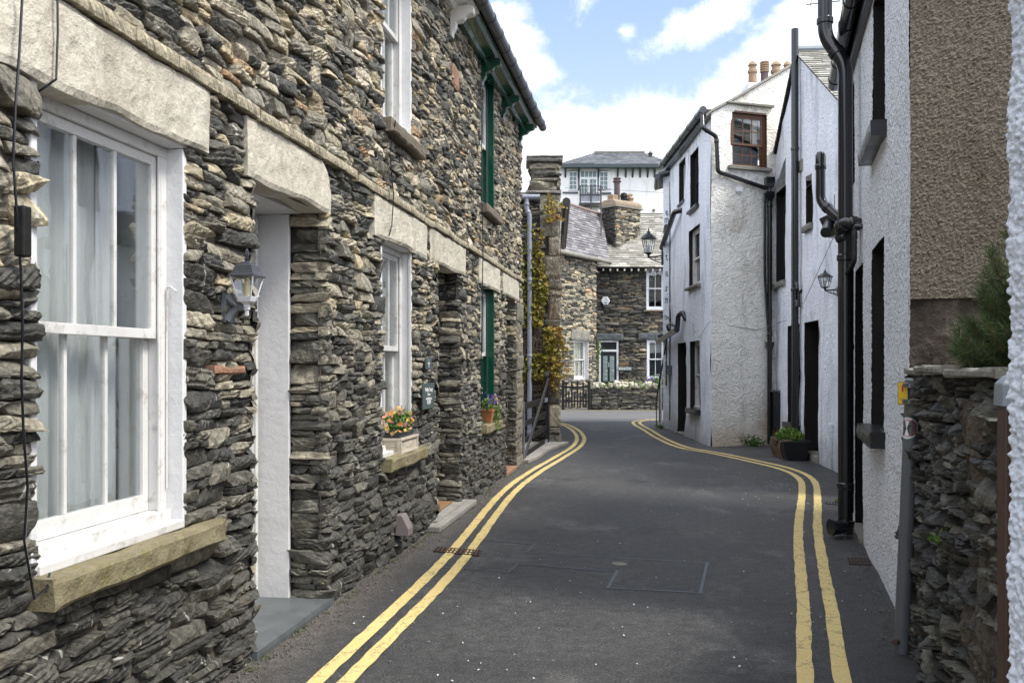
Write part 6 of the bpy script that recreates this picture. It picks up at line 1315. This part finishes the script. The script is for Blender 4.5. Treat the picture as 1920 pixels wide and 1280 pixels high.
for i in range(8):
    c = g0_+.14+(g1_-g0_-.28)*i/7; hh = .90 if i % 2 == 0 else .60; MB().prism([(0, c-.026, .08), (0, c+.026, .08), (0, c+.026, hh-.04), (0, c, hh), (0, c-.026, hh-.04)], (.02, 0, 0)).build('pale', M['black_paint'], t_)
t_ = thing('garden_ivy', 'bright green climbing ivy column left of the black front door', 'creeper', RC, (0, X(1111), 0)); rng = np.random.default_rng(14)
n = 1500; z = rng.uniform(0, Z(632), n); P = np.stack([.25+abs(rng.normal(0, .10, n)), X(1111)+rng.normal(0, .15, n)*(1-.3*z/2.4)*(.8+.4*vn(np.stack([z*2, z*0, z*0], -1), 1, 2)), z], -1); V, F, T = leaves(P, P*0+[1, 0, .4], .10, 9, .6); arr('foliage', V, F, M['leaf_ivy'], t_, T=T)
MB().tube([(.15, X(1111), 0), (.15, X(1110), 1.2), (.15, X(1112), 2.3)], .03, 5).build('stem', M['bark'], t_)
# ------------------------------------------------------------------ white house on the rise
h = thing('hillside_villa', 'large white villa with grey hipped roof and glass balcony above the cottages', 'house', HH, (0, 3, 0))
X = lambda px: at(px, 0, 55)[0]; Z = lambda py: at(0, py, 55)[2]
x0, x1 = 2.2, 11.5; ze = Z(311)
def bx(px0, px1, py0, py1, d0, d1): return ((d0, X(px0), Z(py1)), (d1, X(px1), Z(py0)))
wl_ = [(X(1066), X(1083), Z(357), Z(321)), (X(1123), X(1141), Z(358), Z(321)), (X(1087), X(1120), Z(380), Z(319))]
V, F = panel(x0, x1, 3, ze, wl_, .5, .5); arr('wall', V, F, M['limewash_far'], h)
MB().box((-7, x0, 3), (-.3, x1, ze-.1)).build('side_wall', M['limewash_far'], h)
eL, eR = X(1046), X(1262); rL, rR = X(1096)+.9, X(1206)+.6; zr = at(0, 287, 58.5)[2]
mb = MB(); mb.add([(.5, eL, ze), (.5, eR, ze), (-3.5, rR, zr), (-3.5, rL, zr), (-7.5, eL, ze), (-7.5, eR, ze)], [(0, 1, 2, 3), (1, 5, 2), (5, 4, 3, 2), (4, 0, 3)]); mb.build('roof', M['slate_blue'], h)
V, F, T = roof_tiles([(.5, eL, ze), (.5, eR, ze), (-3.5, rR, zr), (-3.5, rL, zr)], .28, .4, .02, 3); arr('roof_slates', V, F, M['slate_blue'], h, T=T)
B((.2, eL, ze-.20), (.55, eR, ze-.02)).build('eaves_board', M['dark_trim'], h)
MB().tube([(-3.5, rL, zr+.05), (-3.5, rR, zr+.05)], .09, 6).build('ridge', M['cap_stone'], h)
MB().lathe([(.12, 0), (.12, .5), (.18, .55), (.05, .7)], (-2, X(1229), at(0, 305, 57)[2]), 8).build('roof_vent', M['black_paint'], h)
for px in (1060, 1085, 1122, 1158, 1173, 1186, 1200, 1214, 1227):
    MB().prism([(0, X(px)-.05, ze-.2), (.35, X(px)-.05, ze-.2), (0, X(px)-.05, ze-.72)], (0, .10, 0)).build('eaves_bracket', M['dark_trim'], h)
for q in wl_[:2]:
    f = bars(q[0], q[1], q[2], q[3], 2, 4, -.08, .02, .07, .035).build('window', M['white_plastic'], h); B((-.06, q[0], q[2]), (-.04, q[1], q[3])).build('pane', M['sign_blue_grey'], f)
q = wl_[2]; zt3 = Z(334); mm = bars(q[0], q[1], zt3, q[3], 4, 1, -.08, .02, .06, .035)
for k in (0, 1): a = q[0]+(q[1]-q[0])*k/2; m2 = bars(a, a+(q[1]-q[0])/2, q[2], zt3, 2, 5, -.08, .02, .08, .03); mm.add(m2.v, m2.f)
f = mm.build('balcony_door', M['white_plastic'], h); B((-.06, q[0], q[2]), (-.04, q[1], q[3])).build('pane', M['sign_blue_grey'], f)
bl = thing('balcony', 'black railed balcony with frosted glass panels on the white villa', 'balcony', HH, (0, X(1105), Z(385))) if 0 else None
m_ = MB(); a, b = X(1084), X(1125); d = .9; zz0, zz1 = Z(385), Z(354)
m_.box((0, a, zz0-.12), (d, b, zz0)); m_.box((d-.05, a, zz1-.04), (d, b, zz1)); m_.box((d-.05, a, zz0+.45), (d, b, zz0+.5))
for t0 in (a+.02, (a+b)/2, b-.08): m_.box((d-.02, t0, zz0-.45), (d+.05, t0+.07, zz1+.02))
for t0 in (a, b-.05): m_.box((0, t0, zz1-.04), (d, t0+.05, zz1))
bc = m_.build('balcony', M['black_paint'], h); B((d-.08, a+.1, zz0+.1), (d-.06, b-.1, zz0+.62)).build('glass_panel', M['pipe_grey'], bc)
m_ = MB()
for i in range(9): c = a+(b-a)*(i+.5)/9; m_.box((d-.04, c-.015, zz0+.5), (d-.01, c+.015, zz1))
m_.build('balusters', M['black_paint'], bc)
B((0, X(1055), Z(363)), (.06, X(1084), Z(360))).build('string_band', M['dark_trim'], h); B((0, X(1127), Z(365)), (.06, X(1146), Z(361))).build('string_band', M['dark_trim'], h)
B((0, X(1095), Z(400)), (.02, X(1108), Z(393))).build('lower_window', M['dark_trim'], h)
MB().lathe([(.0, 0), (.1, .01), (.1, .1)], (0.05, X(1225), Z(395)), 6, 'x').build('vent', M['sill_dark'], h)
# overhead wire and the antenna tip by the near soil pipe
cable('cable', [at(1060, 352, 40), at(1150, 356, 40), at(1256, 362, 30)], .008, 'thin overhead wire crossing in front of the white villa', WF, 'post_grey')
cable('cable', [R1.w(.1, rs(9.0), 3.1), at(1565, 440, 10.4), at(1508, 566, 13.3)], .004, 'thin black wire slanting across the bluish white wall', WF)
o = MB().tube([at(1512, 9, 9.2), at(1575, 2, 9.2)], .006, 5).tube([at(1538, -20, 9.2), at(1540, 8, 9.2)], .012, 5).tube([at(1520, 12, 9.2), at(1522, -6, 9.2)], .004, 4).build('tv_aerial', M['post_grey'], None, WF, at(1540, 0, 9.2)); tag(o, 'aerial arm poking out beside the top of the big black pipe', 'aerial')
cable('cable', [tuple(np.array(RL.w(.02, RL.S(1312), RL.Z(1312, 634)))), tuple(np.array(RL.w(.03, -.02, 2.15))), tuple(np.array(RR.w(.03, .9, 2.02))), tuple(np.array(R2.w(.03, R2.S(1477), 2.15)))], .005, 'thin grey wire strung round the corner of the white houses', WF, 'post_grey')

# grit, small stones and moss gathered along the foot of the walls
rng = np.random.default_rng(41); n = 2600; Y_ = rng.uniform(1.5, 16, n); sd_ = rng.random(n) < .55
off_ = abs(rng.normal(0, .07, n)); X_ = np.where(sd_, -1.92+.1594*Y_+.03+off_, .688+.291*np.minimum(Y_, 8.6)-.03-off_); k = sd_ & (Y_ < 12.8) | (~sd_ & (Y_ > 4.3) & (Y_ < 8.6))
n2 = int(k.sum()); P = np.stack([X_, Y_, 0*X_+.004], -1)[k]; r = rng.uniform(.003, .011, n2)
oc = np.array([[1, 0, 0], [0, 1, 0], [-1, 0, 0], [0, -1, 0], [0, 0, 1]])*1.0
V = (P[:, None, :]+oc[None]*r[:, None, None]*rng.uniform(.6, 1.3, (n2, 5, 1))).reshape(-1, 3); I = np.arange(n2)[:, None]*5
F = np.concatenate([I+np.array([[0, 1, 4]]), I+np.array([[1, 2, 4]]), I+np.array([[2, 3, 4]]), I+np.array([[3, 0, 4]])]); o = arr('grit', V, F, M['grit_dark']); o['kind'] = 'stuff'
c_ = np.stack([rng.uniform(2.2, 12.6, 60), rng.normal(0, .02, 60)], -1); P = np.repeat(c_, 16, 0)+rng.normal(0, .022, (960, 2)); X_ = -1.92+.1594*P[:, 0]+.035+abs(P[:, 1])
V, F, T = leaves(np.stack([X_, P[:, 0], .006+.014*rng.random(960)], -1), np.tile([0, 0, 1.], (960, 1)), .013, 3, .5, .8); o = arr('moss', V, F, M['grass_tint'], T=T); o['kind'] = 'stuff'
